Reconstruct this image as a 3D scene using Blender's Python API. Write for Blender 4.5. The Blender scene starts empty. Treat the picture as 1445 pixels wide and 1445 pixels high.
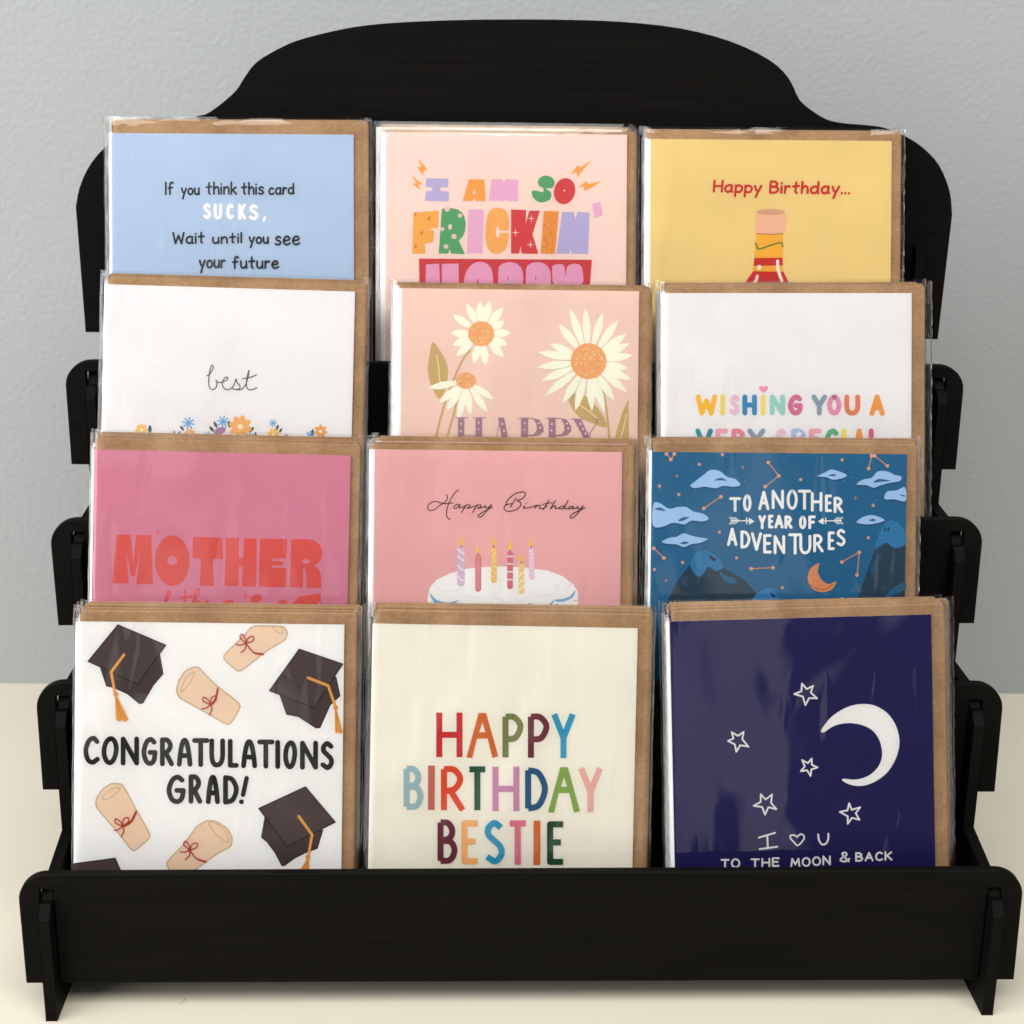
import bpy, math, random
import numpy as np
from mathutils import Vector, Matrix
from mathutils.geometry import tessellate_polygon

random.seed(7)
SC = bpy.context.scene
COL = SC.collection

# ------------------------------------------------------------------ camera, light, exposure
SZ, FPX, CX = 1445.0, 2300.0, 722.5          # focal length in pixels of a 1445 px frame
CAM = np.array([-0.02650728, -0.57107193, 0.39216785])
ROT = np.array([[0.999479, -0.029532, 0.01304],      # right, down, forward
                [0.003532, -0.301474, -0.953468],
                [0.032089, 0.953017, -0.301213]])
cd = bpy.data.cameras.new('camera')
cam = bpy.data.objects.new('camera', cd)
COL.objects.link(cam)
SC.camera = cam
cd.sensor_width = 36.0
cd.lens = FPX / SZ * 36.0
cd.clip_start = 0.01
cd.clip_end = 50
r_, d_, f_ = ROT
cam.matrix_world = Matrix(((r_[0], -d_[0], -f_[0], CAM[0]), (r_[1], -d_[1], -f_[1], CAM[1]),
                           (r_[2], -d_[2], -f_[2], CAM[2]), (0, 0, 0, 1)))
cd.dof.use_dof = True
cd.dof.focus_distance = 0.70
cd.dof.aperture_fstop = 18.0

SC.view_settings.view_transform = 'Standard'
SC.view_settings.look = 'None'
SC.view_settings.exposure = -0.06
SC.view_settings.gamma = 1.0
SC.cycles.transparent_max_bounces = 64
SC.cycles.max_bounces = 8

# soft light of an unseen room: dim, noise patches added for sleeves to reflect
W = bpy.data.worlds.new('World')
SC.world = W
W.use_nodes = True
wt = W.node_tree
for n in list(wt.nodes):
    wt.nodes.remove(n)
wo = wt.nodes.new('ShaderNodeOutputWorld')
wb = wt.nodes.new('ShaderNodeBackground')
tc = wt.nodes.new('ShaderNodeTexCoord')
nz = wt.nodes.new('ShaderNodeTexNoise')
nz.inputs['Scale'].default_value = 4.2
nz.inputs['Detail'].default_value = 1.5
wr = wt.nodes.new('ShaderNodeValToRGB')
wr.color_ramp.elements[0].position = 0.525
wr.color_ramp.elements[0].color = (0.09, 0.09, 0.095, 1)
wr.color_ramp.elements[1].position = 0.58
wr.color_ramp.elements[1].color = (1.5, 1.48, 1.44, 1)
wt.links.new(tc.outputs['Generated'], nz.inputs['Vector'])
wt.links.new(nz.outputs['Fac'], wr.inputs['Fac'])
wt.links.new(wr.outputs['Color'], wb.inputs['Color'])
wb.inputs['Strength'].default_value = 0.72
wt.links.new(wb.outputs[0], wo.inputs['Surface'])


def area(name, loc, target, sx, sy, power, color):
    l = bpy.data.lights.new(name, 'AREA')
    l.shape = 'RECTANGLE'
    l.size, l.size_y, l.energy, l.color = sx, sy, power, color
    o = bpy.data.objects.new(name, l)
    COL.objects.link(o)
    o.location = loc
    o.rotation_euler = (Vector(target) - Vector(loc)).to_track_quat('-Z', 'Y').to_euler()
    return o


area('window_light', (-1.30, -0.80, 0.95), (0, 0.1, 0.15), 1.2, 1.4, 29, (1.0, 0.985, 0.96))
area('front_fill_light', (0.15, -0.98, 1.62), (0, 0.06, 0.12), 1.7, 0.9, 36, (1.0, 0.965, 0.91))  # unseen front lamp, added to light the cards more than the wall


# ------------------------------------------------------------------ helpers
def ray_hit(px, py, n, q):
    """The point of the plane (n, q) that the photograph shows at pixel (px, py)."""
    d = ROT.T @ np.array([(px - CX) / FPX, (py - CX) / FPX, 1.0])
    return CAM + d * (np.dot(n, np.asarray(q) - CAM) / np.dot(n, d))


def lin(h):
    o = []
    for k in (0, 2, 4):
        v = int(h[k:k + 2], 16) / 255
        o.append(v / 12.92 if v <= 0.04045 else ((v + 0.055) / 1.055) ** 2.4)
    return o


def bsdf(name):
    m = bpy.data.materials.new(name)
    m.use_nodes = True
    return m, m.node_tree, m.node_tree.nodes['Principled BSDF']


_ink = {}


def ink(h, rough=0.55, grain=0.022):
    """Printed paper: a flat printed colour with a faint paper grain."""
    if h in _ink:
        return _ink[h]
    m, t, b = bsdf('ink_' + h)
    c = [v / 0.92 for v in lin(h)]
    y = 0.21 * c[0] + 0.72 * c[1] + 0.07 * c[2]
    c = [min(0.86, v * 0.93 + y * 0.07) for v in c]
    n = t.nodes.new('ShaderNodeTexNoise')
    n.inputs['Scale'].default_value = 900
    n.inputs['Detail'].default_value = 3
    co = t.nodes.new('ShaderNodeTexCoord')
    t.links.new(co.outputs['Object'], n.inputs['Vector'])
    mr = t.nodes.new('ShaderNodeMapRange')
    mr.inputs['From Min'].default_value = 0.3
    mr.inputs['From Max'].default_value = 0.7
    mr.inputs['To Min'].default_value = 1 - grain
    mr.inputs['To Max'].default_value = 1 + grain
    t.links.new(n.outputs['Fac'], mr.inputs['Value'])
    mx = t.nodes.new('ShaderNodeVectorMath')
    mx.operation = 'SCALE'
    mx.inputs[0].default_value = c
    t.links.new(mr.outputs[0], mx.inputs['Scale'])
    t.links.new(mx.outputs[0], b.inputs['Base Color'])
    b.inputs['Roughness'].default_value = rough
    b.inputs['Specular IOR Level'].default_value = 0.3
    _ink[h] = m
    return m


def mat_kraft():
    m, t, b = bsdf('kraft_paper')
    co = t.nodes.new('ShaderNodeTexCoord')
    n1 = t.nodes.new('ShaderNodeTexNoise')
    n1.inputs['Scale'].default_value = 700
    n1.inputs['Detail'].default_value = 6
    n1.inputs['Roughness'].default_value = 0.7
    n2 = t.nodes.new('ShaderNodeTexNoise')
    n2.inputs['Scale'].default_value = 60
    n2.inputs['Detail'].default_value = 4
    mp = t.nodes.new('ShaderNodeMapping')
    mp.inputs['Scale'].default_value = (0.7, 1.0, 1.0)
    t.links.new(co.outputs['Object'], mp.inputs['Vector'])
    t.links.new(mp.outputs[0], n1.inputs['Vector'])
    t.links.new(co.outputs['Object'], n2.inputs['Vector'])
    ad = t.nodes.new('ShaderNodeMath')
    ad.operation = 'ADD'
    t.links.new(n1.outputs['Fac'], ad.inputs[0])
    t.links.new(n2.outputs['Fac'], ad.inputs[1])
    r = t.nodes.new('ShaderNodeValToRGB')
    r.color_ramp.elements[0].position = 0.75
    r.color_ramp.elements[0].color = (*lin('967350'), 1)
    r.color_ramp.elements[1].position = 1.25
    r.color_ramp.elements[1].color = (*lin('b5926c'), 1)
    mr = t.nodes.new('ShaderNodeMapRange')
    mr.inputs['From Max'].default_value = 2.0
    t.links.new(ad.outputs[0], mr.inputs['Value'])
    r.color_ramp.elements[0].position = 0.36
    r.color_ramp.elements[1].position = 0.62
    t.links.new(mr.outputs[0], r.inputs['Fac'])
    t.links.new(r.outputs[0], b.inputs['Base Color'])
    b.inputs['Roughness'].default_value = 0.8
    return m


def mat_wood():
    m, t, b = bsdf('black_stained_wood')
    co = t.nodes.new('ShaderNodeTexCoord')
    mp = t.nodes.new('ShaderNodeMapping')
    mp.inputs['Scale'].default_value = (16, 320, 520)
    n = t.nodes.new('ShaderNodeTexNoise')
    n.inputs['Scale'].default_value = 1.0
    n.inputs['Detail'].default_value = 5
    n.inputs['Distortion'].default_value = 0.6
    t.links.new(co.outputs['Object'], mp.inputs['Vector'])
    t.links.new(mp.outputs[0], n.inputs['Vector'])
    r = t.nodes.new('ShaderNodeValToRGB')
    r.color_ramp.elements[0].position = 0.3
    r.color_ramp.elements[0].color = (0.0023, 0.0019, 0.0017, 1)
    r.color_ramp.elements[1].position = 0.75
    r.color_ramp.elements[1].color = (0.0043, 0.0036, 0.0030, 1)
    t.links.new(n.outputs['Fac'], r.inputs['Fac'])
    t.links.new(r.outputs[0], b.inputs['Base Color'])
    b.inputs['Roughness'].default_value = 0.62
    b.inputs['Specular IOR Level'].default_value = 0.07
    bp = t.nodes.new('ShaderNodeBump')
    bp.inputs['Strength'].default_value = 0.25
    bp.inputs['Distance'].default_value = 0.0003
    t.links.new(n.outputs['Fac'], bp.inputs['Height'])
    t.links.new(bp.outputs[0], b.inputs['Normal'])
    return m


def mat_film(name, gain, rough, strength, haze=0.0):
    """Clear plastic film: transparent, with a mirror coat and soft wrinkles."""
    m = bpy.data.materials.new(name)
    m.use_nodes = True
    t = m.node_tree
    for n in list(t.nodes):
        t.nodes.remove(n)
    o = t.nodes.new('ShaderNodeOutputMaterial')
    co = t.nodes.new('ShaderNodeTexCoord')
    oi = t.nodes.new('ShaderNodeObjectInfo')
    sc = t.nodes.new('ShaderNodeVectorMath')
    sc.operation = 'SCALE'
    sc.inputs['Scale'].default_value = 3.0
    t.links.new(oi.outputs['Location'], sc.inputs[0])
    ad = t.nodes.new('ShaderNodeVectorMath')
    ad.operation = 'ADD'
    t.links.new(co.outputs['Object'], ad.inputs[0])
    t.links.new(sc.outputs[0], ad.inputs[1])
    mp = t.nodes.new('ShaderNodeMapping')
    mp.inputs['Scale'].default_value = (1.0, 0.6, 1.0)
    mp.inputs['Rotation'].default_value = (0, 0, 0.5)
    t.links.new(ad.outputs[0], mp.inputs['Vector'])
    n1 = t.nodes.new('ShaderNodeTexNoise')
    n1.inputs['Scale'].default_value = 17
    n1.inputs['Detail'].default_value = 2.2
    n1.inputs['Roughness'].default_value = 0.32
    n1.inputs['Distortion'].default_value = 0.7
    t.links.new(mp.outputs[0], n1.inputs['Vector'])
    mp2 = t.nodes.new('ShaderNodeMapping')
    mp2.inputs['Scale'].default_value = (1.0, 0.22, 1.0)
    mp2.inputs['Rotation'].default_value = (0, 0, -0.45)
    t.links.new(ad.outputs[0], mp2.inputs['Vector'])
    n2 = t.nodes.new('ShaderNodeTexNoise')
    n2.inputs['Scale'].default_value = 95
    n2.inputs['Detail'].default_value = 1.0
    t.links.new(mp2.outputs[0], n2.inputs['Vector'])
    ab = t.nodes.new('ShaderNodeMapRange')            # only a few sharp ridges stand up
    ab.inputs['From Min'].default_value = 0.60
    ab.inputs['From Max'].default_value = 0.78
    ab.inputs['To Max'].default_value = 0.055
    t.links.new(n2.outputs['Fac'], ab.inputs['Value'])
    sm = t.nodes.new('ShaderNodeMath')
    sm.operation = 'ADD'
    t.links.new(n1.outputs['Fac'], sm.inputs[0])
    t.links.new(ab.outputs[0], sm.inputs[1])
    bp = t.nodes.new('ShaderNodeBump')
    bp.inputs['Strength'].default_value = strength
    bp.inputs['Distance'].default_value = 0.006
    t.links.new(sm.outputs[0], bp.inputs['Height'])
    fr = t.nodes.new('ShaderNodeFresnel')
    fr.inputs['IOR'].default_value = 1.5
    t.links.new(bp.outputs[0], fr.inputs['Normal'])
    mu = t.nodes.new('ShaderNodeMath')
    mu.operation = 'MULTIPLY_ADD'
    mu.use_clamp = True
    mu.inputs[1].default_value = gain
    mu.inputs[2].default_value = haze
    t.links.new(fr.outputs[0], mu.inputs[0])
    tr = t.nodes.new('ShaderNodeBsdfTransparent')
    tr.inputs['Color'].default_value = (0.985, 0.985, 0.985, 1)
    gl = t.nodes.new('ShaderNodeBsdfGlossy')
    gl.inputs['Roughness'].default_value = rough
    gl.inputs['Color'].default_value = (1, 1, 1, 1)
    t.links.new(bp.outputs[0], gl.inputs['Normal'])
    mx = t.nodes.new('ShaderNodeMixShader')
    t.links.new(mu.outputs[0], mx.inputs[0])
    t.links.new(tr.outputs[0], mx.inputs[1])
    t.links.new(gl.outputs[0], mx.inputs[2])
    t.links.new(mx.outputs[0], o.inputs['Surface'])
    return m


KRAFT, WOOD = mat_kraft(), mat_wood()
FILM = mat_film('clear_film', 0.78, 0.03, 0.42)
SEAM = mat_film('film_seam', 1.5, 0.15, 0.5, 0.05)
WHITE = 'f6f6f8'


def mesh_obj(name, verts, faces, mats, parent=None, fm=None, smooth=False):
    me = bpy.data.meshes.new(name)
    me.from_pydata([tuple(map(float, v)) for v in verts], [], faces)
    for m in (mats if isinstance(mats, (list, tuple)) else [mats]):
        me.materials.append(m)
    if fm is not None:
        me.polygons.foreach_set('material_index', fm)
    if smooth:
        me.polygons.foreach_set('use_smooth', [True] * len(me.polygons))
    me.update()
    o = bpy.data.objects.new(name, me)
    COL.objects.link(o)
    if parent:
        o.parent = parent
    return o


def empty(name, loc, label, cat, group=None):
    o = bpy.data.objects.new(name, None)
    o.empty_display_size = 0.02
    o.location = loc
    COL.objects.link(o)
    o['label'], o['category'] = label, cat
    if group:
        o['group'] = group
    return o


def box(x0, x1, y0, y1, z0, z1):
    v = [(x, y, z) for x in (x0, x1) for y in (y0, y1) for z in (z0, z1)]
    f = [(0, 1, 3, 2), (4, 6, 7, 5), (0, 4, 5, 1), (2, 3, 7, 6), (0, 2, 6, 4), (1, 5, 7, 3)]
    return v, f


def slab(poly, y0, y1, bev=0.0005):
    """An x-z outline (counter-clockwise) given thickness from y0 (front) to y1, with a fine bevel."""
    P = np.array(poly, float)
    n = len(P)
    d = np.roll(P, -1, 0) - P
    d /= np.linalg.norm(d, axis=1)[:, None] + 1e-12
    nn = np.stack([d[:, 1], -d[:, 0]], 1)
    mi = nn + np.roll(nn, 1, 0)
    mi /= np.maximum(np.linalg.norm(mi, axis=1)[:, None], 0.5)
    I = P - mi * bev
    rings = [(I, y0), (P, y0 + bev), (P, y1 - bev), (I, y1)]
    v, f = [], []
    for R, y in rings:
        v += [(x, y, z) for x, z in R]
    for k in range(3):
        for i in range(n):
            j = (i + 1) % n
            f.append((k * n + i, k * n + j, (k + 1) * n + j, (k + 1) * n + i))
    for base, flip in ((0, 1), (3 * n, 0)):
        tris = tessellate_polygon([[Vector((x, z, 0)) for x, z in I]])
        for a, b, c in tris:
            f.append((base + a, base + b, base + c) if flip else (base + c, base + b, base + a))
    return v, f


def fix_normals(o):
    import bmesh
    bm = bmesh.new()
    bm.from_mesh(o.data)
    bmesh.ops.recalc_face_normals(bm, faces=bm.faces)
    bm.to_mesh(o.data)
    bm.free()


def catmull(pts, closed=False, step=6):
    P = [np.array(p, float) for p in pts]
    n = len(P)
    out = []
    rng = n if closed else n - 1
    for i in range(rng):
        if closed:
            a, b, c, d = P[(i - 1) % n], P[i], P[(i + 1) % n], P[(i + 2) % n]
        else:
            b, c = P[i], P[i + 1]
            a = P[i - 1] if i else 2 * b - c
            d = P[i + 2] if i + 2 < n else 2 * c - b
        for k in range(step):
            t = k / step
            out.append(0.5 * ((2 * b) + (c - a) * t + (2 * a - 5 * b + 4 * c - d) * t * t + (3 * b - a - 3 * c + d) * t ** 3))
    if not closed:
        out.append(P[-1])
    return out


# ------------------------------------------------------------------ setting: wall and table
def build_setting():
    m, t, b = bsdf('orange_peel_wall_paint')
    co = t.nodes.new('ShaderNodeTexCoord')
    n = t.nodes.new('ShaderNodeTexNoise')
    n.inputs['Scale'].default_value = 350
    n.inputs['Detail'].default_value = 0.8
    n.inputs['Roughness'].default_value = 0.35
    t.links.new(co.outputs['Object'], n.inputs['Vector'])
    bp = t.nodes.new('ShaderNodeBump')
    bp.inputs['Strength'].default_value = 0.34
    bp.inputs['Distance'].default_value = 0.0010
    t.links.new(n.outputs['Fac'], bp.inputs['Height'])
    t.links.new(bp.outputs[0], b.inputs['Normal'])
    b.inputs['Base Color'].default_value = (0.338, 0.362, 0.375, 1)
    b.inputs['Roughness'].default_value = 0.6
    w = mesh_obj('wall', [(-3, -0.06, -0.6), (3, -0.06, -0.6), (3, -0.06, 2.6), (-3, -0.06, 2.6),
                          (-3, 0, -0.6), (3, 0, -0.6), (3, 0, 2.6), (-3, 0, 2.6)],
                 [(0, 1, 2, 3), (7, 6, 5, 4), (0, 4, 5, 1), (1, 5, 6, 2), (2, 6, 7, 3), (3, 7, 4, 0)], m)
    fix_normals(w)
    ang = math.atan2(0.31359819 - 0.32913953, 0.3102552 + 0.29880987)
    w.location = (0, 0.3214 + 0.06, 0)
    w.rotation_euler = (0, 0, ang)
    w['kind'] = 'structure'
    m, t, b = bsdf('cream_tabletop')
    co = t.nodes.new('ShaderNodeTexCoord')
    n = t.nodes.new('ShaderNodeTexNoise')
    n.inputs['Scale'].default_value = 9
    n.inputs['Detail'].default_value = 5
    t.links.new(co.outputs['Object'], n.inputs['Vector'])
    r = t.nodes.new('ShaderNodeValToRGB')
    r.color_ramp.elements[0].color = (0.655, 0.612, 0.505, 1)
    r.color_ramp.elements[1].color = (0.70, 0.66, 0.56, 1)
    t.links.new(n.outputs['Fac'], r.inputs['Fac'])
    t.links.new(r.outputs[0], b.inputs['Base Color'])
    b.inputs['Roughness'].default_value = 0.42
    b.inputs['Specular IOR Level'].default_value = 0.35
    v, f = box(-2.2, 2.2, -0.5, 0.45, -0.03, 0.0)
    o = mesh_obj('tabletop', v, f, m)
    fix_normals(o)
    o['kind'] = 'structure'
    # a small scuff on the table in front of the stand, bottom left
    sc = []
    nq = np.array([0, 0, 1.0])
    for a in ([(251, 1416), (257, 1416), (262, 1410)], [(258, 1412), (264, 1407)]):
        sc.append([ray_hit(x, y, nq, (0, 0, 0.0)) for x, y in a])
    v, f = [], []
    for ln in sc:
        for p, q in zip(ln, ln[1:]):
            d = (q - p)[:2]
            nrm = np.array([-d[1], d[0]]) / np.linalg.norm(d) * 0.0002
            k = len(v)
            v += [(p[0] + nrm[0], p[1] + nrm[1], 3e-5), (p[0] - nrm[0], p[1] - nrm[1], 3e-5),
                  (q[0] - nrm[0], q[1] - nrm[1], 3e-5), (q[0] + nrm[0], q[1] + nrm[1], 3e-5)]
            f.append((k, k + 1, k + 2, k + 3))
    s = mesh_obj('scuff', v, f, ink('b3a78a'), o)


build_setting()

# ------------------------------------------------------------------ the stand
LY = [0.0, 0.04555, 0.09105, 0.13652, 0.19150]          # front face of each board
LZ = [0.01289, 0.07456, 0.13113, 0.18925, 0.24101]      # its lower edge
LH = 0.04885
TH = 0.004
FRONT = np.array([0, -1.0, 0])


def build_stand():
    st = empty('card_stand', (0, 0.09, 0),
               'black stained wooden four-tier countertop card rack with arched back panel', 'display stand')
    off = Vector((0, 0.09, 0))

    def part(name, v, f, smooth=False, parent=None):
        v = [tuple(Vector(map(float, q)) - off) for q in v]
        o = mesh_obj(name, v, f, WOOD, parent or st)
        fix_normals(o)
        return o
    meas = [((26, 1269), (37, 1388), (1431, 1383), (1443.3, 1262), 1234.5, 1228),
            ((51, 995), (60, 1115), (1404, 1118), (1415.7, 994), 963, 965),
            ((71, 763), (82, 883), (1375, 880), (1387, 760), 733, 732),
            ((91.6, 533), (100.6, 655.6), (1349, 663), (1361, 540), 509, 516)]
    for i, (L, BL, BR, R, tl, tr) in enumerate(meas):
        q = (0, LY[i], 0)
        xl = L[0] + (L[0] - BL[0]) / (BL[1] - L[1]) * (L[1] - tl)
        xr = R[0] + (R[0] - BR[0]) / (BR[1] - R[1]) * (R[1] - tr)
        c = [ray_hit(*p, FRONT, q)[[0, 2]] for p in (BL, BR, (xr, tr), (xl, tl))]
        c = [np.array(p) for p in c]
        rad = 0.0118
        poly = [c[0]]
        for sx in (-0.1885, 0.1885):                     # half-lap slots the side panels hook into
            e = c[0] + (c[1] - c[0]) * (sx - c[0][0]) / (c[1][0] - c[0][0])
            for dx, up in ((-.0027, 0), (-.0027, .0425), (.0027, .0425), (.0027, 0)):
                poly.append(np.array([e[0] + dx, e[1] + up]))
        poly.append(c[1])
        for k, (pv, cv, nx) in enumerate(((c[1], c[2], c[3]), (c[2], c[3], c[0]))):
            a = (pv - cv) / np.linalg.norm(pv - cv)
            b = (nx - cv) / np.linalg.norm(nx - cv)
            o = cv + a * rad + b * rad
            for s in range(13):
                th = s / 12 * math.pi / 2
                poly.append(o - b * rad * math.cos(th) - a * rad * math.sin(th))
        part('front_rail', *slab(poly, LY[i], LY[i] + TH))
        # shelf the cards stand on, and the riser that closes the back of the tier
        z = LZ[i]
        part('shelf', *box(-0.1855, 0.1855, LY[i] + TH + 0.0002, LY[i + 1] + 0.003, z, z + 0.0035))
        if i < 3:
            part('riser', *box(-0.1855, 0.1855, LY[i + 1] + TH + 0.0006, LY[i + 1] + TH + 0.003, z + 0.004, LZ[i + 1] + 0.002))
        else:
            part('riser', *box(-0.1855, 0.1855, LY[4] + 0.0006, LY[4] + 0.003, z + 0.004, LZ[4] + 0.01))
    # arched back panel
    left = [(120.5, 469), (106.6, 292), (111.6, 266), (123, 239), (139.8, 216), (165, 194), (200, 180), (240, 172), (279, 164),
            (292.6, 160), (312.5, 146), (332.5, 128), (345.7, 108), (359, 90.4), (379, 76.4), (412, 59.8), (445.4, 49.8),
            (478.6, 42.2), (511.8, 36.5), (560, 32), (640, 28.5), (720, 27.5), (800, 28), (880, 31), (960, 40), (1030, 58),
            (1085, 84), (1113, 110), (1128, 140), (1146, 156), (1168, 169), (1193, 174.5), (1222, 177), (1250, 181), (1281, 194),
            (1304.6, 210), (1326, 234), (1340.6, 270), (1344, 304), (1323.7, 479)]
    px = [left[0]] + [tuple(p) for p in catmull(left[1:-1], step=3)] + [left[-1]]
    poly = [ray_hit(x, y, FRONT, (0, LY[4], 0))[[0, 2]] for x, y in px][::-1]
    part('back_panel', *slab(poly, LY[4], LY[4] + TH))
    # stepped side panels
    prof = [(-0.007, 0.0)]
    for i in range(4):
        z0 = LZ[i] - 0.014
        if i:
            prof.append((LY[i] - 0.007, z0))
        prof += [(LY[i] - 0.007, LZ[i] + 0.0325), (LY[i] - 0.0025, LZ[i] + 0.0375), (LY[i] + 0.0006, LZ[i] + 0.0375), (LY[i] + 0.0046, LZ[i] + 0.0445), (LY[i] + 0.011, LZ[i] + 0.0425)]
    prof += [(LY[4] - 0.007, LZ[4] - 0.014), (LY[4] - 0.006, LZ[4] + 0.04), (LY[4] + 0.016, LZ[4] + 0.05), (LY[4] + 0.024, 0.0),
             (LY[4] - 0.012, 0.0), (LY[4] - 0.03, 0.009), (0.045, 0.009), (0.024, 0.0)]
    for s in (-1, 1):
        v, f = slab(prof, -0.00225, 0.00225, 0.0003)
        v = [(s * 0.1885 + y, x, z) for x, y, z in v]
        part('side_panel', v, f)
    return st


build_stand()

# ------------------------------------------------------------------ cards
LEAN = math.radians(16)
NRM = np.array([0, -math.cos(LEAN), math.sin(LEAN)])
UPV = np.array([0, math.sin(LEAN), math.cos(LEAN)])
STEP = 0.0021


class Card:
    """Frame of one card: local x right, y up the card, z out of the printed face."""

    def __init__(s, row, tl, tr):
        s.q = np.array([0, LY[row] + TH + 0.0010, LZ[row] + 0.0045])
        a, b = ray_hit(*tl, NRM, s.q), ray_hit(*tr, NRM, s.q)
        s.u = (b - a) / np.linalg.norm(b - a)
        s.v = np.cross(NRM, s.u)
        s.w = np.linalg.norm(b - a)
        h = np.dot((a + b) / 2 - s.q, UPV)
        s.h = h - 0.0012
        s.o = (a + b) / 2 - s.v * s.h             # bottom centre
        s.mat = Matrix(((s.u[0], s.v[0], NRM[0], s.o[0]), (s.u[1], s.v[1], NRM[1], s.o[1]),
                        (s.u[2], s.v[2], NRM[2], s.o[2]), (0, 0, 0, 1)))

    def loc(s, px, py):
        d = ray_hit(px, py, NRM, s.q) - s.o
        return np.array([np.dot(d, s.u), np.dot(d, s.v)])


class Art:
    """Flat printed shapes on a card, given in the pixels of an enlarged detail, laid into the card's own plane."""

    def __init__(s, card, ox, oy, sc):
        s.c, s.ox, s.oy, s.s = card, ox, oy, sc
        s.parts = []

    def view(s, ox, oy, sc):
        s.ox, s.oy, s.s = ox, oy, sc
        return s

    def part(s, name):
        s.cur = dict(name=name, v=[], f=[], m=[], fm=[], lev=1)
        s.parts.append(s.cur)
        return s

    def _emit(s, pts, faces, col, lev):
        c = s.cur
        if col not in c['m']:
            c['m'].append(col)
        mi = c['m'].index(col)
        k = len(c['v'])
        for x, y in pts:
            l = s.c.loc(s.ox + x / s.s, s.oy + y / s.s)
            c['v'].append((l[0], l[1], 2.5e-5 + lev * 5e-6))
        for fc in faces:
            a, b, d = [np.array(c['v'][k + i][:2]) for i in fc[:3]]
            cr = (b - a)[0] * (d - a)[1] - (b - a)[1] * (d - a)[0]
            fc = tuple(k + i for i in fc)
            c['f'].append(fc if cr >= 0 else fc[::-1])
            c['fm'].append(mi)

    def _lev(s, lev):
        if lev is None:
            s.cur['lev'] += 1
            return s.cur['lev']
        s.cur['lev'] = max(s.cur['lev'], lev)
        return lev

    def poly(s, pts, col, holes=(), lev=None, smooth=False, step=6):
        lev = s._lev(lev)
        loops = [catmull(pts, True, step) if smooth else [np.array(p, float) for p in pts]]
        loops += [[np.array(p, float) for p in h] for h in holes]
        tris = tessellate_polygon([[Vector((p[0], p[1], 0)) for p in l] for l in loops])
        s._emit([p for l in loops for p in l], [tuple(t) for t in tris], col, lev)

    def ell(s, x, y, rx, ry, col, rot=0, lev=None, n=28):
        s.poly(ellpts(x, y, rx, ry, rot, n), col, lev=lev)

    def _ribbon(s, P, w, cap, col):
        P = [np.array(p, float) for p in P]
        P = [p for i, p in enumerate(P) if i == 0 or np.linalg.norm(p - P[i - 1]) > 1e-3]
        if len(P) == 1:
            s.ell(P[0][0], P[0][1], w / 2, w / 2, col, n=14)
            return
        lev = s._lev(None)
        D = [P[i + 1] - P[i] for i in range(len(P) - 1)]
        D = [d / np.linalg.norm(d) for d in D]
        L, R = [], []
        for i, p in enumerate(P):
            t = D[0] if i == 0 else D[-1] if i == len(P) - 1 else D[i - 1] + D[i]
            t = t / np.linalg.norm(t)
            n = np.array([-t[1], t[0]])
            k = 1.0
            if 0 < i < len(P) - 1:
                k = 1 / max(0.6, float(np.dot(t, D[i])))
            L.append(p + n * w / 2 * k)
            R.append(p - n * w / 2 * k)
        pts = L + R
        m = len(P)
        s._emit(pts, [(i, i + 1, m + i + 1, m + i) for i in range(m - 1)], col, lev)
        if cap:
            for p, t in ((P[0], -D[0]), (P[-1], D[-1])):
                a0 = math.atan2(t[1], t[0])
                fan = [p] + [p + w / 2 * np.array([math.cos(a0 + th), math.sin(a0 + th)]) for th in np.linspace(-math.pi / 2, math.pi / 2, 9)]
                s._emit(fan, [(0, i, i + 1) for i in range(1, 9)], col, lev)

    def stroke(s, pts, w, col, smooth=True, cap=True, closed=False, step=6):
        P = catmull(pts, closed, step) if smooth else [np.array(p, float) for p in pts]
        if closed:
            P = list(P) + [P[0]]
        cur = [P[0]]
        for i in range(1, len(P)):
            cur.append(P[i])
            if i < len(P) - 1:
                a, b = P[i] - P[i - 1], P[i + 1] - P[i]
                ca = np.dot(a, b) / (np.linalg.norm(a) * np.linalg.norm(b) + 1e-9)
                if ca < 0.55:
                    s._ribbon(cur, w, True if cap else False, col)
                    if not cap:
                        s.ell(P[i][0], P[i][1], w / 2, w / 2, col, n=14)
                    cur = [P[i]]
        s._ribbon(cur, w, cap, col)

    def glyph(s, ch, x0, x1, yt, yb, w, col, cap=True, slant=0, font=None):
        """One hand-lettered character in the box x0..x1, cap line yt, base line yb (detail pixels)."""
        gw, st = (font or GLY)[ch]
        H = yb - yt
        fx = (x1 - x0) / gw if gw > 0.05 else 0
        for g in st:
            sm = g[0] == 's'
            cl = g[0] == 'o'
            q = g[1:] if isinstance(g[0], str) else g
            pts = [((x0 + x1) / 2 + slant * y * H if gw <= 0.05 and False else x0 + x * fx + slant * y * H, yb - y * H) for x, y in q]
            s.stroke(pts, w, col, smooth=sm or cl, cap=cap, closed=cl, step=5)

    def word(s, txt, x0, x1, yb0, yb1, H, w, col, gap=0.2, slant=0, font=None, cap=True, space=0.45, jitter=0):
        F = font or GLY
        nat = 0
        for i, ch in enumerate(txt):
            nat += space if ch == ' ' else F[ch][0] + (gap if i < len(txt) - 1 else 0)
        k = (x1 - x0) / nat
        x = 0
        for i, ch in enumerate(txt):
            if ch == ' ':
                x += space
                continue
            gw = F[ch][0]
            a = x0 + x * k
            b = a + max(gw, 0.001) * k
            yb = yb0 + (yb1 - yb0) * (x / nat)
            if jitter:
                yb += random.uniform(-jitter, jitter)
            c = col[i % len(col)] if isinstance(col, (list, tuple)) else col
            s.glyph(ch, a, b, yb - H, yb, w, c, cap=cap, slant=slant, font=F)
            x += gw + gap

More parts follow.
